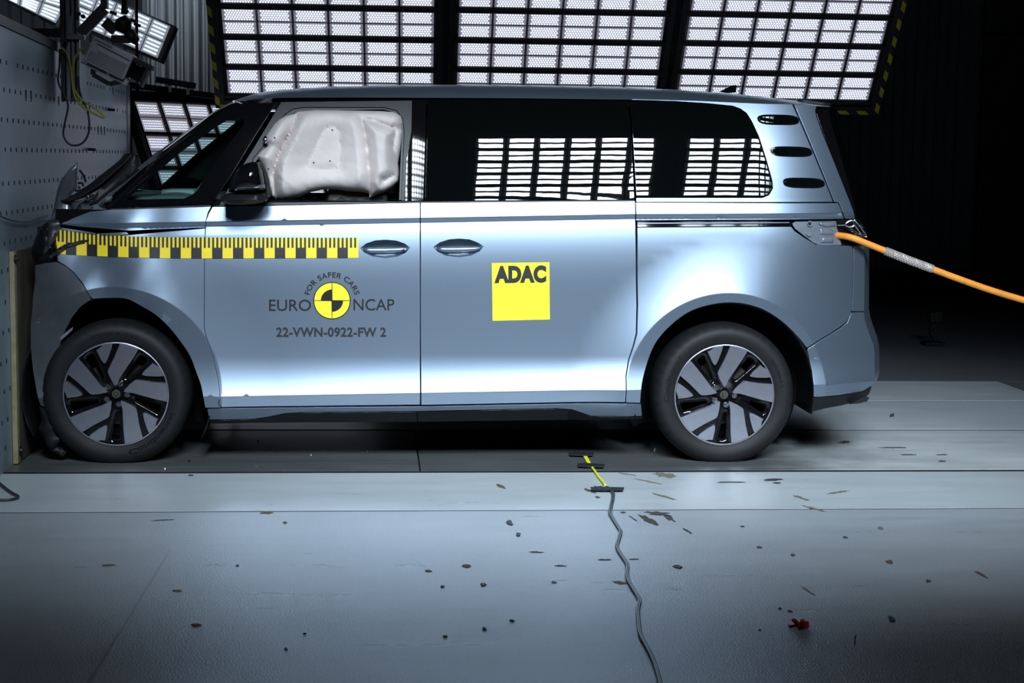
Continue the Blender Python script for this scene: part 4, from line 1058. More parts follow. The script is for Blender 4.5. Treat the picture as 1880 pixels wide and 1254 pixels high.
# ---- curtain airbag filling the driver window
BAG = [(546, 205), (580, 202), (640, 203), (700, 204), (724, 206), (736, 213), (740, 224), (740, 245), (736, 275), (731, 300), (733, 320), (731, 334), (718, 346), (704, 354), (692, 357), (681, 363), (677, 355), (660, 352), (638, 351), (620, 348), (598, 347.5), (582, 350), (567, 354), (552, 362), (535, 366), (518, 369), (506, 366), (499, 360), (494, 343), (489, 325), (483, 310), (475, 295), (470, 287), (478, 277), (489, 267), (484, 256), (492, 243), (503, 228), (512, 219), (527, 212), (541, 209)]
SE1 = [onY(*p, .08) for p in ((546, 205), (540, 222), (530, 245), (516, 272), (506, 296), (500, 320), (502, 345), (505, 366))]
SE2 = [onY(*p, .08) for p in ((662, 216), (668, 232), (672, 258), (675, 290), (678, 320), (679, 362))]
SE3 = [onY(*p, .08) for p in ((664, 217), (690, 222), (716, 232), (735, 236))]
SE4 = [onY(*p, .08) for p in ((727, 240), (723, 268), (727, 300), (727, 320), (705, 332))]
PAT = [onY(*p, .08) for p in ((607, 232.5), (615, 233), (622, 240), (625, 270), (624, 295), (621, 307), (612, 310.5), (590, 311), (572, 309), (565, 303), (568, 292), (577, 275), (590, 248), (598, 236))]
P2 = lambda L: [(q.x, q.z) for q in L]
SE1, SE2, SE3, SE4, PAT = P2(SE1), P2(SE2), P2(SE3), P2(SE4), P2(PAT)
def bagf(x, z, h):
    p = (x, z)
    d1 = pold(p, SE1, False); d2 = min(pold(p, SE2, False), pold(p, SE3, False), pold(p, SE4, False) + .004)
    h *= .25 + .75*min(1, d1/.05)**.6; h *= .45 + .55*min(1, d2/.05)**.6
    dp = pold(p, PAT)
    if inside(p, PAT): h = h*.44 + .012*min(1, dp/.03)
    else: h *= .42 + .58*min(1, dp/.12)**.8
    wr = .5 + .5*noise.noise(Vector((x*16, z*9, 4)))
    h += .0014*noise.noise(Vector((x*34 + z*20, z*26, 9)))*(1 + 6*math.exp(-d1/.05) + 1.6*math.exp(-d2/.03))
    if x > SE2[0][0] + .02: h += .005*math.sin(z*95 + 10*noise.noise(Vector((x*9, z*6, 1))))*math.exp(-min(d2, .1)/.05)*wr
    return h
pillow('curtain_airbag', BAG, .15, .16, M_BAG, van, step=.0085, back=.05, rim=.10, fn=bagf, power=.6, label='off-white deployed curtain airbag filling the driver window')
BAGP = [onY(p[0], p[1], .15) for p in BAG]
def bag_y(x, z):
    poly = [(q.x, q.z) for q in BAGP]
    d = min(1, pold((x, z), poly)/.10); return .15 - bagf(x, z, .16*(1 - (1 - d)**2)**.6)
def seam(L, r=.0022, closed=False):
    P = cr([(q[0], q[1], 0) for q in L], 5, closed)
    return MB().tube([Vector((q.x, bag_y(q.x, q.y) + .0005, q.y)) for q in P], r, 5)
for L, cl in ((PAT, True), (SE1, False), (SE2, False)): seam(L, .0024, cl).build('airbag_seam', M_SEAM, van, True)
for (px, py) in ((610, 239), (576, 298.5), (606, 295.5), (505.5, 253), (493, 310)):
    q = onY(px, py, .08); MB().disc((q.x, bag_y(q.x, q.z) + .001, q.z), (0, -1, 0), .0042, .003, 8).build('airbag_dot', M_INK, van)
sheet('trim_clip', [(481, 257), (486, 249), (491, 252), (491, 262), (486, 264)], .05, M_CHROME, 'broken white trim clip', bend=.004)
gsh = MB()
for k in range(9):
    gsh.prism([onS(520 + k*24, 367.5, .02), onS(530 + k*24, 364 - (k*7 % 5), .02), onS(541 + k*24, 367.5, .02)], (0, .004, 0))
gsh.build('broken_window_edge', M_GLASS, van)
# ---- inside: dashboard, seats, dark shell
da, db = onY(234, 366, .35), onY(372, 366, .35)
def dashf(u, v):
    y = .16 + (2*YC - .32)*u; x = da.x - .08 + (db.x - da.x + .22)*v
    bumpz = .034*math.exp(-((x - onY(330, 350, .45).x)/.10)**2)*math.exp(-((y - .46)/.22)**2)
    return Vector((x, y, da.z - .012 + bumpz - .25*max(0, v - .82)))
gridm('dashboard', dashf, 30, 20, M_DASH, van, thick=.03)
pd = onY(332, 351, .45)
MB().frame_box(pd + Vector((0, .02, -.006)), (1, 0, 0), (0, 1, 0), (0, 0, 1), .085, .16, .018, 0, .016).build('instrument_pod', M_DASHL, van, True)
MB().frame_box(onY(262, 364, .40), (1, 0, 0), (0, 1, 0), (0, 0, 1), .09, .12, .012, 0, .010).build('dash_tray', M_DASHL, van, True)
MB().box((db.x + .05, .2, .30), (db.x + .09, 2*YC - .2, da.z - .05)).build('dash_front', M_BLACK, van)
for yy in (.42, 1.46):
    sx = onY(640, 365, .4).x
    MB().frame_box((sx - .20, yy, .70), (1, 0, .05), (0, 1, 0), (-.05, 0, 1), .26, .24, .08, 0, .05).build('seat_cushion', M_SEAT, van, True)
    MB().frame_box((sx - .02, yy, 1.04), (1, 0, -.25), (0, 1, 0), (.25, 0, 1), .15, .23, .36, 0, .06).build('seat_backrest', M_SEAT, van, True)
    MB().frame_box((sx + .22, yy, 1.46), (1, 0, -.2), (0, 1, 0), (.2, 0, 1), .05, .13, .09, 0, .04).build('headrest', M_SEAT, van, True)
    MB().box((sx - .3, yy - .2, .34), (sx + .1, yy + .2, .62)).build('seat_base', M_BLACK, van)
# inner shell strips behind the skins keep the shut lines dark
def shell(name, x0, x1, z0, z1, inn=.045):
    for sgn in (0, 1):
        def fn(u, v):
            x = x0 + (x1 - x0)*u; z = z0 + (z1 - z0)*v; y = S(x, z) + inn
            return Vector((x, y if not sgn else 2*YC - y, z))
        gridm(name, fn, 12, 10, M_VOID, van, flip=bool(sgn))
xa, xb = FWC.x + .47, RWC.x - .47
shell('inner_side', xa, xb, .26, onS(600, 372).z + .01)
shell('inner_side', FWC.x - .3, xa, 1.00, onS(300, 383).z - .01)
shell('inner_side', xb, onS(1560, 500).x, .86, onS(1400, 372).z, .05)
shell('inner_side', onS(1450, 300).x - .05, onS(1545, 300).x - .10, 1.30, 1.74, .05)
MB().box((onS(1500, 640).x, .14, .36), (onS(1560, 640).x, 2*YC - .14, .80)).build('inner_rear', M_VOID, van)
MB().box((FWC.x + .47, .10, .20), (RWC.x - .47, 2*YC - .10, .34), 0, .02).build('battery_floor', M_VOID, van)
MB().box((RWC.x + .47, .25, .30), (onS(1575, 700).x, 2*YC - .25, .42)).build('rear_floor', M_BLACK, van)
gridm('headlining', lambda u, v: rooff(.03 + .94*u, .06 + .88*v) - Vector((0, 0, .035)), 20, 20, M_VOID, van)
MB().box((onS(790, 300).x, .18, .34), (onS(790, 300).x + .04, 2*YC - .18, 1.72)).build('cabin_partition', M_VOID, van)
# wheel housings
for c in (FWC, RWC):
    for sgn in (0, 1):
        def fn(u, v):
            a = (-.5 if c is FWC else -.22) + (PI + (1.0 if c is FWC else .45))*u; rr = .465
            y = S(c.x + rr*math.cos(a)*.99, max(.25, c.z + rr*math.sin(a))) + .012 + v*.36
            q = Vector((c.x + rr*math.cos(a), y, c.z + rr*math.sin(a)))
            q.x = max(q.x, X_BAR + .03)
            if sgn: q.y = 2*YC - q.y
            return q
        gridm('wheel_housing', fn, 30, 4, M_BLACK, van, flip=bool(sgn), thick=.006)
        yb = .36 if not sgn else 2*YC - .36
        v = [Vector((c.x, yb, c.z))] + [Vector((max(X_BAR + .03, c.x + .46*math.cos(a)), yb, c.z + .46*math.sin(a))) for a in [-.5 + (PI + 1.0)*k/24 for k in range(25)]]
        mesh_obj('housing_back', v, [[0, i, i + 1] for i in range(1, 25)], M_VOID, van)

# ---- wheels
TP = [(.240, .05), (.249, .020), (.256, .010), (.266, .005), (.290, -.004), (.312, -.005), (.330, .001), (.345, .014), (.354, .030), (.3585, .048), (.360, .075), (.3605, .115), (.360, .155), (.3585, .182), (.345, .216), (.310, .238), (.270, .235), (.245, .215), (.240, .05)]
def wheel_meshes():
    N = 160; v = []; f = []; np_ = len(TP) - 1
    for i in range(N):
        a = 2*PI*i/N
        for j in range(np_):
            r, y = TP[j]
            if j in (8,) and i % 4 == 0: r -= .006
            if j in (7,) and i % 4 == 0: r -= .004
            if j == 11: r -= .0
            x, z = r*math.cos(a), r*math.sin(a)
            if z < -.338:
                z = -.338 - (.0)*(-.338 - z); y = y - .006*(1 if y < .1 else -1)
            v.append((x, y, z))
    for i in range(N):
        for j in range(np_):
            k = (j + 1) % np_
            f.append((i*np_ + j, ((i + 1) % N)*np_ + j, ((i + 1) % N)*np_ + k, i*np_ + k))
    me = bpy.data.meshes.new('tyre'); me.from_pydata(v, [], f); me.materials.append(M_RUBBER)
    me.polygons.foreach_set('use_smooth', [True]*len(f)); me.update()
    bm = bmesh.new(); bm.from_mesh(me); bmesh.ops.recalc_face_normals(bm, faces=bm.faces[:]); bm.to_mesh(me); bm.free()
    return me
def lathe_local(prof, n=96):
    v = []; f = []; m_ = len(prof)
    for i in range(n):
        a = 2*PI*i/n
        for r, y in prof: v.append((r*math.cos(a), y, r*math.sin(a)))
    for i in range(n):
        for j in range(m_ - 1): f.append((i*m_ + j, ((i + 1) % n)*m_ + j, ((i + 1) % n)*m_ + j + 1, i*m_ + j + 1))
    return v, f
RR = .2535
def w2(px, py): return ((px - 695)/313*RR, (738 - py)/313*RR)     # wheel-plane coordinates from the enlarged detail
def arc_fix(pts):
    out = []
    for p in pts:
        r = math.hypot(*p)
        if r > RR*.955: p = (p[0]/r*RR*.985, p[1]/r*RR*.985)
        out.append(p)
    return out
BLADE = arc_fix([w2(*p) for p in ((694, 690), (685, 680), (662, 640), (648, 604), (650, 590), (690, 510), (722, 432), (740, 430), (770, 436), (800, 447), (832, 466), (800, 520), (760, 580), (720, 640), (702, 680))])
WEDGE = arc_fix([w2(*p) for p in ((582, 470), (600, 459), (625, 446), (650, 437), (678, 430), (672, 460), (655, 510), (640, 543), (632, 552), (624, 550), (610, 530))])
POCK_O = [w2(*p) for p in ((487, 532), (488, 522), (520, 490), (560, 468), (575, 468), (584, 478), (612, 545), (640, 605), (668, 668), (650, 672), (622, 672), (560, 600))]
POCK_I = [w2(*p) for p in ((520, 528), (530, 512), (552, 498), (564, 500), (590, 560), (624, 640), (618, 652), (606, 648), (570, 600))]
def rot2(p, k):
    a = -k*2*PI/5; return (p[0]*math.cos(a) - p[1]*math.sin(a), p[0]*math.sin(a) + p[1]*math.cos(a))
def plate(poly, y0, th, bev=.0015):
    """plate in the wheel plane with a soft front edge"""
    if area2(poly) < 0: poly = poly[::-1]
    ins = inset_poly(poly, bev); n = len(poly); v = []; f = []
    for p in ins: v.append((p[0], y0, p[1]))
    for p in poly: v.append((p[0], y0 + bev, p[1]))
    for p in poly: v.append((p[0], y0 + th, p[1]))
    f.append(tuple(range(n)))
    for k in (0, 1):
        for i in range(n): f.append((k*n + (i + 1) % n, k*n + i, (k + 1)*n + i, (k + 1)*n + (i + 1) % n))
    return v, f
def me_new(nm, v, f, m, smooth=False):
    me = bpy.data.meshes.new(nm); me.from_pydata([tuple(q) for q in v], [], f); me.materials.append(m)
    bm = bmesh.new(); bm.from_mesh(me); bmesh.ops.recalc_face_normals(bm, faces=bm.faces[:]); bm.to_mesh(me); bm.free()
    if smooth: me.polygons.foreach_set('use_smooth', [True]*len(me.polygons))
    me.update(); return me
TYRE = wheel_meshes()
v, f = lathe_local([(.236, .20), (.232, .10), (.238, .045), (.246, .022), (.2535, .012), (.2565, .012), (.2565, .03)])
BARREL = me_new('wheel', v, f, M_GLOSSBLK, True)
v, f = lathe_local([(.2485, .011), (.2545, .0095), (.2565, .012), (.2545, .016)])
LIP = me_new('rim_lip', v, f, M_ALLOY, True)
# black spider: disc with five openings
pts0 = [(RR*.985*math.cos(2*PI*k/80), RR*.985*math.sin(2*PI*k/80)) for k in range(80)]
V, T, ring = tri2d(pts0, .016, [[rot2(p, k) for p in resample(POCK_I, .012)] for k in range(5)])
v = [(p.x, .024 + .016*(1 - min(1, math.hypot(p.x, p.y)/.1))**1, p.y) for p in V]
SPIDER = me_new('spider', v, [t for t in T], M_GLOSSBLK, True)
sv, sf = [], []
for k in range(5):
    a, b = plate([rot2(p, k) for p in POCK_O], .0175, .012, .003); base = len(sv)
    # rim of each pocket: outer ring minus opening
    O = resample([rot2(p, k) for p in POCK_O], .008); I_ = resample([rot2(p, k) for p in POCK_I], .010)
    vv, tt, rr_ = tri2d(O, .008, [I_])
    sv += [(p.x, .016 + .010*min(1, pold((p.x, p.y), I_) < .0 or max(0, 1 - pold((p.x, p.y), I_)/.010)), p.y) for p in vv]; sf += [[base + i for i in t] for t in tt]
POCKET = me_new('pocket_frames', sv, sf, M_GLOSSBLK, True)
BL, WE = [], []
for k in range(5):
    a, b = plate([rot2(p, k) for p in BLADE], .0085, .014); BL.append(me_new('spoke_blade', a, b, M_ALLOY))
    a, b = plate([rot2(p, k) for p in WEDGE], .0085, .014); WE.append(me_new('spoke_wedge', a, b, M_ALLOY))
s = MB().tube([(0, .034, 0), (0, .026, 0), (0, .0235, 0)], [.030, .030, .027], 20); HUBR = me_new('hub_ring', s.v, s.f, M_GLOSSBLK)
s = MB().tube([(0, .0236, 0), (0, .0226, 0)], .0205, 20).tube([(0, .0226, 0), (0, .014, 0)], [.012, .008], 12); HUBC = me_new('hub_cap', s.v, s.f, M_HUB)
s = MB().tube([(0, .030, 0), (0, .014, 0), (0, .012, 0)], [.0115, .0105, .008], 6).tube([(0, .030, 0), (0, .020, 0)], .0135, 14); BOLT = me_new('lug_bolt', s.v, s.f, M_CHROME)
s = MB().tube([(0, .14, 0), (0, .125, 0)], .165, 40); DISC = me_new('brake_disc', s.v, s.f, M_HUB)
v, f = lathe_local([(.0, .16), (.23, .16)], 40); BACKP = me_new('brake_backing', v, f, M_VOID)

def text_mesh(body, bold=0.0, xs=1.0, spacing=1.0):
    cu = bpy.data.curves.new('txt', 'FONT'); cu.body = body; cu.size = 1; cu.offset = bold; cu.space_character = spacing; cu.resolution_u = 4
    o = bpy.data.objects.new('txt', cu); COL.objects.link(o)
    dg = bpy.context.evaluated_depsgraph_get(); dg.update()
    me = o.evaluated_get(dg).to_mesh()
    v = [(q.co.x, q.co.y) for q in me.vertices]; f = [list(p.vertices) for p in me.polygons]
    o.evaluated_get(dg).to_mesh_clear(); bpy.data.objects.remove(o); bpy.data.curves.remove(cu)
    x0 = min(q[0] for q in v); x1 = max(q[0] for q in v); y0 = min(q[1] for q in v); y1 = max(q[1] for q in v)
    return [((q[0] - x0)/(x1 - x0), (q[1] - y0)/(y1 - y0)) for q in v], f, (x1 - x0)/(y1 - y0)
def tyre_text(body, a0, a1, r0, r1):
    """relief lettering bent round the sidewall; angles in degrees, read from a0 to a1"""
    v, f, asp = text_mesh(body, .03); out = []
    for (u, w_) in v:
        a = math.radians(a0 + (a1 - a0)*u); r = r0 + (r1 - r0)*w_
        y = -.0068 if r < .312 else -.0072 + (r - .312)*.30
        out.append((r*math.cos(a), y + .001, r*math.sin(a)))
    return me_new('sidewall_lettering', out, f, M_RUBBER2)
def make_wheel(c, a_rot, texts, near=True):
    b = bpy.data.objects.new('wheel', BARREL); COL.objects.link(b); b.parent = van
    b.matrix_parent_inverse = Matrix.Translation(-Vector(van.location)); b.location = (c.x, 0.0 if near else 2*YC, .341)
    if not near: b.scale = (1, -1, 1)
    def ch(nm, me):
        o = bpy.data.objects.new(nm, me); COL.objects.link(o); o.parent = b; return o
    ch('tyre', TYRE); ch('rim_lip', LIP); ch('spider', SPIDER); ch('pocket_frames', POCKET); ch('brake_disc', DISC); ch('brake_backing', BACKP)
    for k in range(5):
        ch('spoke_blade', BL[k]); ch('spoke_wedge', WE[k])
        a = math.radians(67 - 72*k); o = ch('lug_bolt', BOLT); o.location = (.053*math.cos(a), 0, .053*math.sin(a))
    ch('hub_ring', HUBR); ch('hub_cap', HUBC)
    for t in texts: ch('sidewall_lettering', tyre_text(*t))
make_wheel(FWC, 0, [('Continental', 232 + 75, 318 + 45, .268, .290), ('235/55 R19 XL', 108, 70, .285, .298)] if False else [('235/55 R19 XL', 112, 66, .292, .307), ('Continental', -78, -18, .278, .305)])
make_wheel(RWC, 0, [('Continental', 187, 140, .282, .312), ('EcoContact 6 Q', 38, 8, .285, .303)])
make_wheel(FWC, 0, [], False); make_wheel(RWC, 0, [], False)

# ---- print on the doors
def text_decal(name, body, box, m, bold=0.0, spacing=1.0, skew=0.0, fn=None, label=None):
    v, f, asp = text_mesh(body, bold, 1.0, spacing); x0, y0, x1, y1 = box or (0, 0, 1, 1)
    P = []
    for (u, w_) in v:
        if fn: px, py = fn(u, w_)
        else: px, py = x0 + (x1 - x0)*u, y1 + (y0 - y1)*w_ + skew*(x1 - x0)*u
        P.append(onS(px, py, -.0016))
    f = [t if (P[t[1]] - P[t[0]]).cross(P[t[2]] - P[t[0]]).y < 0 else t[::-1] for t in f]
    o = mesh_obj(name, P, f, m, van, False)
    o['label'] = label or ('lettering reading ' + body)
    return o
text_decal('lettering', 'EURO', (494, 550, 571, 571), M_INK, .004)
text_decal('lettering', 'NCAP', (649, 549, 724, 570), M_INK, .004)
text_decal('lettering', '22-VWN-0922-FW 2', (507, 601, 709, 619), M_INKG, .030, 1.05)
CX, CY = 609.5, 552
v_, f_, asp_ = None, None, None
def arcfn(u, w_):
    a = math.radians(166 - 152*u); r = 42.5 + 10.0*w_; return CX + r*math.cos(a), CY - r*math.sin(a)*1.0
text_decal('lettering', 'FOR SAFER CARS', None, M_INK, .018, 1.1, fn=arcfn)
circ = lambda r, a0=0, a1=360, n=48: [(CX + r*math.cos(math.radians(a0 + (a1 - a0)*k/n)), CY - r*math.sin(math.radians(a0 + (a1 - a0)*k/n))) for k in range(n + (0 if a1 - a0 == 360 else 1))]
decal('roundel', [circ(34.3)], M_INK, van, -.0012, .03, 'round black and yellow target emblem')
q4 = []
for a in (0, 90, 180, 270):
    g = 1.0; dx, dy = ((g, -g), (-g, -g), (-g, g), (g, g))[a//90]
    q4.append([(CX + dx, CY + dy)] + [(x + dx*.6, y + dy*.6) for x, y in circ(31.8, a, a + 90, 14)])
decal('roundel_quarters', q4, M_YEL2, van, -.0018)
decal('roundel_pie', [[(CX, CY)] + circ(20.5, 90, 180, 12), [(CX, CY)] + circ(20.5, 270, 360, 12)], M_INK, van, -.0024)
decal('yellow_square_sticker', [[(903, 483), (1008.5, 481.5), (1009.5, 586.5), (904.5, 589)]], M_YEL2, van, -.0012, .04, 'square yellow sticker on the sliding door')
text_decal('lettering', 'ADAC', (907.5, 488, 1003, 520.5), M_INKG, .066, 1.06, skew=-.012)
# measuring tape along the wing and front door
def tape_y(px):   # top and bottom edge of the tape
    T = [(103, 420.5, 466), (150, 427, 469), (235, 434, 472.5), (300, 435.5, 474), (378, 436, 474.5), (658, 436.5, 473.5)]
    for a, b in zip(T, T[1:]):
        if px <= b[0]:
            t = (px - a[0])/(b[0] - a[0]); return a[1] + (b[1] - a[1])*t, a[2] + (b[2] - a[2])*t
    return T[-1][1], T[-1][2]
xs = [103 + (658 - 103)*k/40 for k in range(41)]
decal('measuring_tape', [[(x, tape_y(x)[0]) for x in xs] + [(x, tape_y(x)[1]) for x in xs[::-1]]], M_YEL, van, -.0028, .02, 'yellow measuring tape with black ticks')
ticks = []; blocks = []
PER = 38.35; e0 = 389.4
for k in range(-8, 7):
    xb = e0 + PER*k
    l, r = max(104, xb), min(657.5, xb + PER/2)
    if r - l > 2:
        mm = .5
        t0, b0 = tape_y(l); t1, b1 = tape_y(r)
        blocks.append([(l, t0 + (b0 - t0)*.49), (r, t1 + (b1 - t1)*.49), (r, b1), (l, b0)])
    for j in range(5):
        l = xb + j*PER/5; r = l + PER/10
        if l < 104 or r > 657.5: continue
        t0, b0 = tape_y(l); t1, b1 = tape_y(r)
        ticks.append([(l, t0), (r, t1), (r, t1 + (b1 - t1)*.492), (l, t0 + (b0 - t0)*.492)])
for b_ in blocks: decal('tape_block', [b_], M_INKG, van, -.0044, .02)
decal('tape_ticks', ticks, M_INKG, van, -.0044, None, 'black ticks printed on the tape')
# little sensor caps
for (px, py) in ((1499, 660), (89, 665)):
    p = onS(px, py, -.001); MB().disc(p, (0, -1, 0), .0115, .002, 18).disc(p + Vector((0, -.002, 0)), (0, -1, 0), .0085, .0015, 18).build('parking_sensor', M_PAINT if px > 1000 else M_BUMPER, van)
for (px, py) in ((403, 735),):
    p = onS(px, py, .004); MB().tube([p + Vector((0, 0, -.025)), p + Vector((0, 0, .03))], .006, 8).build('hinge_pin', M_CHROME, van)

# ================================================================== ORANGE CABLE
cp = [(1515, 430, .16), (1538, 432, .10), (1562, 436, .055), (1590, 446.5, .045), (1626, 461, .04), (1668, 477.5, .04), (1712, 494, .04), (1760, 512, .04), (1820, 533, .04), (1885, 552.5, .04), (1960, 572, .04)]
CP = [onY(*p) for p in cp] + [Vector((4.4, .02, .58)), Vector((5.4, -.1, .25)), Vector((6.3, -.3, .02)), Vector((7.6, -.6, .017))]
oc = MB().tube(cr(CP, 8), .0165, 12).build('orange_cable', M_ORANGE, None, True)
setp(oc, 'thick orange cable running from the van tail out to the right', 'cable')
mid = cr([onY(*p) for p in cp[4:7]], 12)
sl = MB()
sl.tube([mid[0] - (mid[1] - mid[0])*1.2] + mid, .0172, 12)
oc2 = sl.build('mesh_sleeve_core', M_BRAID, oc, True)
br = MB()
for h in range(6):
    for dr in (1, -1):
        pts = []
        n = 60
        for k in range(n + 1):
            t = k/n*(len(mid) - 1); i = min(int(t), len(mid) - 2); p = mid[i].lerp(mid[i + 1], t - i)
            d = (mid[i + 1] - mid[i]).normalized(); u = d.cross(Vector((0, 1, 0))).normalized(); w_ = d.cross(u)
            a = dr*2*PI*k/n*3.2 + h*PI/3; pts.append(p + (u*math.cos(a) + w_*math.sin(a))*(.0190 + .0008*dr))
        br.tube(pts, .0018, 4)
br.build('mesh_sleeve', M_SLEEVE, oc, True, label='braided steel wire sleeve', kind=None)

# ================================================================== THINGS ON THE FLOOR
def flat_poly(pxs, z): return [onZ(p[0], p[1], z) for p in pxs]
sw = thing('strip_switch', 'yellow flat strip switch taped to the floor below the sliding door', 'switch', onZ(1080, 850, 0))
MB().prism(flat_poly([(1069.5, 836), (1076, 835), (1085, 852), (1079, 853)], .004), (0, 0, .004)).build('strip', M_YTAPE, sw)
MB().tube(cr([onZ(*p, .008) for p in ((1083, 853), (1088, 859), (1093, 866), (1098, 874), (1104, 881), (1111, 890))], 5), .006, 6).build('lead', M_YTAPE, sw, True, label='thin yellow lead')
for (a, b, c, lab) in (((1044, 834), (1090, 834.5), 4, 'black tape strip at the far end of the yellow strip switch'), ((1060, 854.5), (1110, 856), 4.5, 'black tape strip across the near end of the yellow strip switch'), ((1084, 898), (1146, 898.5), 4, 'black tape strip where the yellow lead meets the grey cable')):
    o = MB().prism([p + Vector((0, 0, .0)) for p in flat_poly([(a[0], a[1] - c/2), (a[0] + 18, a[1] - c/2 - .5), (b[0], b[1] - c/2), (b[0] - 2, b[1] + c/2), (a[0] + 22, a[1] + c/2 + .8), (a[0] + 2, a[1] + c/2)], .010)], (0, 0, .005)).build('tape_strip', M_TAPE)
    setp(o, lab, 'tape', 'black tape strips on the floor')
tcab = thing('trigger_cable', 'long grey twin cable snaking over the floor towards the viewer', 'cable', onZ(1151, 1040, 0))
for dx, rr in ((0, .0052), (3.0, .0042)):
    MB().tube(cr([onZ(p[0] + dx, p[1], .006) for p in ((1113, 894), (1123, 903), (1124, 915), (1119, 940), (1124, 952), (1134, 968), (1138, 978), (1132, 1000), (1135, 1012), (1147, 1030), (1151, 1040), (1150, 1058), (1158, 1076), (1170, 1095), (1173, 1104), (1170, 1120), (1172, 1150), (1175, 1166), (1188, 1190), (1200, 1216), (1211, 1254), (1224, 1320))], 5), rr, 7).build('strand', M_WIREG, tcab, True)
def chip(name, label, px, py, wpx, hpx, m, cat='debris', n=11, seed=0, ang=0.0, th=.006, curl=.5, group='scraps lying on the floor'):
    rnd = random.Random(seed*17 + int(px)*7 + int(py)); pts = []
    for k in range(n):
        a = 2*PI*k/n; r = .5 + .5*rnd.random(); x, y = math.cos(a)*wpx/2*r, math.sin(a)*hpx/2*r
        pts.append((px + x*math.cos(ang) - y*math.sin(ang), py + x*math.sin(ang) + y*math.cos(ang)))
    P = [onZ(p[0], p[1], .001) for p in pts]; c = sum(P, Vector())/n
    v = [p + Vector((0, 0, 0)) for p in P] + [p.lerp(c, .25) + Vector((0, 0, th*(1 + curl*rnd.random()))) for p in P] + [c + Vector((0, 0, th*.7))]
    f = [(i, (i + 1) % n, n + (i + 1) % n, n + i) for i in range(n)] + [(n + i, n + (i + 1) % n, 2*n) for i in range(n)] + [tuple(range(n))[::-1]]
    return setp(mesh_obj(name, v, f, m), label, cat, group)
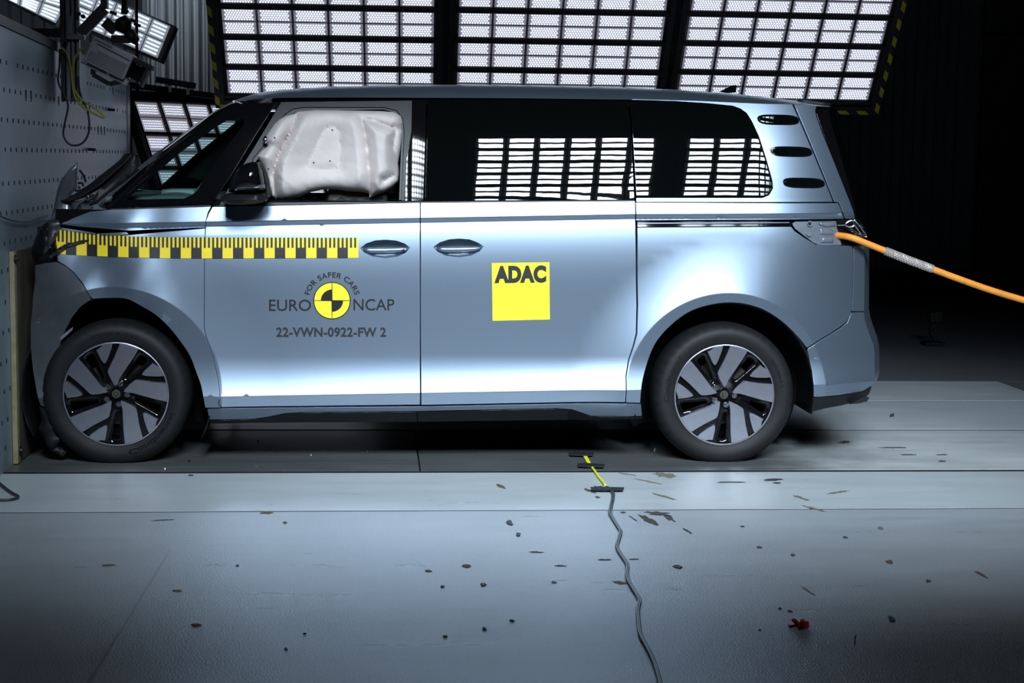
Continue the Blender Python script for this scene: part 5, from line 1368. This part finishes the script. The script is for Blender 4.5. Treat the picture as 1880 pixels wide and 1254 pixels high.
# red clip
rc = thing('red_clip', 'broken red plastic clip on the near floor at the right', 'debris', onZ(1462, 1146, 0))
def rb_(a, b, h0, h1, r): return MB().bar(onZ(*a, h0), onZ(*b, h1), r, r2=r*.6)
rb_((1448, 1149), (1476, 1146), .008, .012, .008).build('arm', M_RED, rc)
rb_((1457, 1138), (1466, 1147), .035, .012, .007).build('arm', M_RED, rc)
rb_((1473, 1139), (1474, 1146), .04, .012, .007).build('arm', M_RED, rc)
MB().frame_box(onZ(1474, 1146, .014), (1, 0, .1), (0, 1, 0), (-.1, 0, 1), .018, .012, .012, 0, .003).build('joint', M_RED, rc)
CH = [  # name, label, px, py, w, h, mat, tilt
 ('floor_scrap', 'black scrap, upper left of the two near the middle of the floor', 936, 960, 15, 11, M_DEB, .4),
 ('floor_scrap', 'dark round scrap, lower of the two near the middle of the floor', 952, 982, 11, 11, M_DEB, 0),
 ('floor_scrap', 'long black scrap left of the middle cable bend, near floor', 887, 1074, 14, 8, M_DEB, 0),
 ('floor_scrap', 'ragged dark scrap above the long black one, near floor', 857, 1040, 24, 8, M_DEBB, .1),
 ('floor_scrap', 'small dark smudge-like scrap left of the long black one', 812, 1077, 11, 6, M_DEB, 0),
 ('floor_scrap', 'black sliver alone low in the near floor, left of the middle', 817, 1169, 12, 4, M_DEB, .05),
 ('floor_scrap', 'rusty crumb below the middle of the near floor', 889, 1155, 10, 7, M_DEBB, .4),
 ('floor_scrap', 'thin dark sliver right of the rusty crumb', 940, 1140, 16, 3, M_DEB, .1),
 ('floor_scrap', 'pointed black scrap right of the grey cable', 1243, 1041, 26, 10, M_DEB, .25),
 ('floor_scrap', 'small brown-black chip behind the joint at the left', 523, 960, 10, 5, M_DEBB, 0),
 ('floor_scrap', 'brown flat stick on the dark near floor at the left', 199, 1038, 30, 4, M_DEBB, -.02),
 ('floor_scrap', 'thin reddish splinter below the long joint line at the left', 325, 1085, 20, 4, M_DEBB, .05),
 ('floor_scrap', 'brown smear of debris low at the left of the near floor', 360, 1148, 26, 7, M_DEBB, .05),
 ('floor_scrap', 'tiny black crumb right of the brown stick', 436, 1039, 7, 4, M_DEB, -.2),
 ('floor_scrap', 'short black sliver low in the left half of the near floor', 559, 1164, 8, 3, M_DEB, 0),
 ('floor_scrap', 'small black crumb lowest in the left half of the near floor', 525, 1192, 9, 5, M_DEB, .3),
 ('floor_scrap', 'dark leaf-shaped scrap at the far right, lower one', 1637, 1137, 24, 13, M_DEB, .6),
 ('floor_scrap', 'dark oval scrap above the leaf-shaped one at the right', 1633, 1032, 19, 9, M_DEBB, .1),
 ('floor_scrap', 'bent brown stick at the right edge of the near floor', 1803, 1056, 40, 5, M_DEBB, .5),
 ('floor_scrap', 'pair-like dark dash left of the red clip, nearer the cable', 1432, 1118, 12, 3, M_DEB, .15),
 ('floor_scrap', 'dark dash just above the red clip', 1451, 1123, 12, 3, M_DEB, .2),
 ('floor_scrap', 'tiny black dash below and left of the red clip', 1395, 1157, 7, 3, M_DEB, 0),
 ('floor_scrap', 'black dash under the bright streak behind the joint', 1363, 967, 10, 3, M_DEB, 0),
 ('floor_scrap', 'grey flat tape piece right of the rear wheel, upper one', 1417, 881, 46, 5, M_DEB, -.02),
 ('floor_scrap', 'long thin tape piece in front of the rear wheel', 1345, 885.5, 64, 2.2, M_DEB, 0),
 ('floor_scrap', 'short tape piece right of the rear wheel, lower one', 1426, 887, 20, 2.5, M_DEB, 0),
 ('floor_scrap', 'brown leaf curled on the pale floor behind the rear bumper', 1637, 763, 13, 8, M_DEBB, -.4),
 ('floor_scrap', 'cream fleck in the shadow left of the rear tyre', 1202, 826, 6, 9, M_DEBW, .4),
 ('floor_scrap', 'rust-coloured crumb in front of the front wheel', 470, 856, 10, 4, M_DEBB, .1),
 ('floor_scrap', 'black crumb beside the front tyre, on the track plate', 347, 847, 5, 6, M_DEB, 0),
 ('floor_scrap', 'dark thin scrap on the strip below the front wheel', 350, 873, 13, 3, M_DEB, 0),
 ('floor_scrap', 'curved tan chip on the strip left of the yellow lead', 919, 893, 32, 7, M_DEBB, .4),
 ('floor_scrap', 'small pale tape scrap on the long joint at the left', 487, 942, 34, 4.5, M_DEBB, 0),
]
for c in CH: chip(c[0], c[1], c[2], c[3], c[4], c[5], c[6], ang=c[7], th=.0025)
rnd = random.Random(5)
for k, (px, py) in enumerate(((674, 830), (875, 838), (473, 810), (486, 836), (540, 832), (510, 831), (571, 836), (357, 840), (740, 832), (943, 828), (519, 865), (303, 861))):
    chip('glass_crumb', 'tiny glass crumb glinting on the floor in front of the van', px, py, 4, 3, M_METAL, 'glass', 6, k, group='glass crumbs on the floor')
# chips and scratches in the coating are part of the floor
def scuff(px, py, wpx, hpx, ang, m, seed):
    r_ = random.Random(seed); n = 20; pts = []
    for k in range(n):
        a = 2*PI*k/n; r = .42 + .58*r_.random(); x, y = math.cos(a)*wpx/2*r, math.sin(a)*hpx/2*r
        pts.append((px + x*math.cos(ang) - y*math.sin(ang), py + x*math.sin(ang) + y*math.cos(ang)))
    P = [onZ(p[0], p[1], .0006) for p in pts]
    MB().prism(P, (0, 0, .0012)).build('scuff_mark', m, floor)
for k, a in enumerate(((1190, 955, 46, 12, .5, M_SCUFF), (1207, 943, 60, 9, .1, M_SCUFF), (1228, 951, 30, 9, .5, M_SCUFF), (1222, 873, 52, 12, .12, M_SCUFFL), (1220, 912, 64, 4, .3, M_SCUFFL), (1190, 884, 60, 2.5, .2, M_SCUFFL), (1152, 871, 40, 2.5, .15, M_SCUFFL), (1098, 895, 28, 7, .05, M_SCUFF), (1082, 901, 30, 6, .35, M_SCUFF), (1097, 913, 12, 5, .2, M_SCUFF), (1144, 941, 14, 4, 0, M_SCUFF), (1162, 952, 24, 2.5, .6, M_SCUFF), (1262, 975, 26, 5, .55, M_SCUFF), (1470, 914, 42, 5, .3, M_SCUFFL), (1495, 934, 56, 4, .25, M_SCUFFL), (1538, 904, 46, 4, -.12, M_SCUFFL), (1483, 1085, 44, 4, .6, M_SCUFFL), (1616, 970, 14, 7, .1, M_SCUFFL), (1552, 987, 13, 5, .1, M_SCUFF), (1455, 1019, 13, 7, .1, M_SCUFF), (1394, 1005, 13, 5, .1, M_SCUFF), (1704, 1067, 14, 8, .1, M_SCUFF), (985, 1014, 30, 3, .05, M_SCUFF), (1027, 1039, 28, 3, 0, M_SCUFF), (1110, 1028, 30, 3, 0, M_SCUFF), (1163, 1027, 24, 2.5, 0, M_SCUFF), (787, 1049, 16, 5, .1, M_SCUFF), (1640, 822, 60, 2.5, 0, M_SCUFF), (1550, 812, 34, 7, 0, M_SCUFF), (1668, 835, 40, 2.5, 0, M_SCUFF), (1730, 835, 24, 2.5, 0, M_SCUFF), (1730, 847, 20, 4, 0, M_SCUFF), (1570, 1175, 4, 34, .1, M_SCUFF), (1140, 1070, 34, 6, .1, M_SCUFFL), (1017, 1069, 14, 5, 0, M_SCUFFL), (300, 955, 50, 2, -.05, M_SCUFF), (640, 830, 60, 2, 0, M_SCUFF))):
    scuff(a[0], a[1], a[2], a[3], a[4], a[5], k)
# dark stand far behind on the unlit floor
fs = thing('floor_stand', 'small dark stand on the unlit floor far behind the van tail', 'stand', onZ(1714, 634, 0))
p = onZ(1714, 634, 0)
MB().box(p + Vector((-.09, -.08, 0)), p + Vector((.07, .08, .03)), 0, .006).build('base', M_BLACK, fs)
MB().bar(p + Vector((.02, 0, .03)), p + Vector((-.03, 0, .12)), .018).bar(p + Vector((-.03, 0, .12)), p + Vector((.0, 0, .20)), .018).build('neck', M_BLACK, fs)
MB().frame_box(p + Vector((0, 0, .24)), (1, 0, .1), (0, 1, 0), (-.1, 0, 1), .05, .05, .04, 0, .006).build('head', M_BLACK, fs)
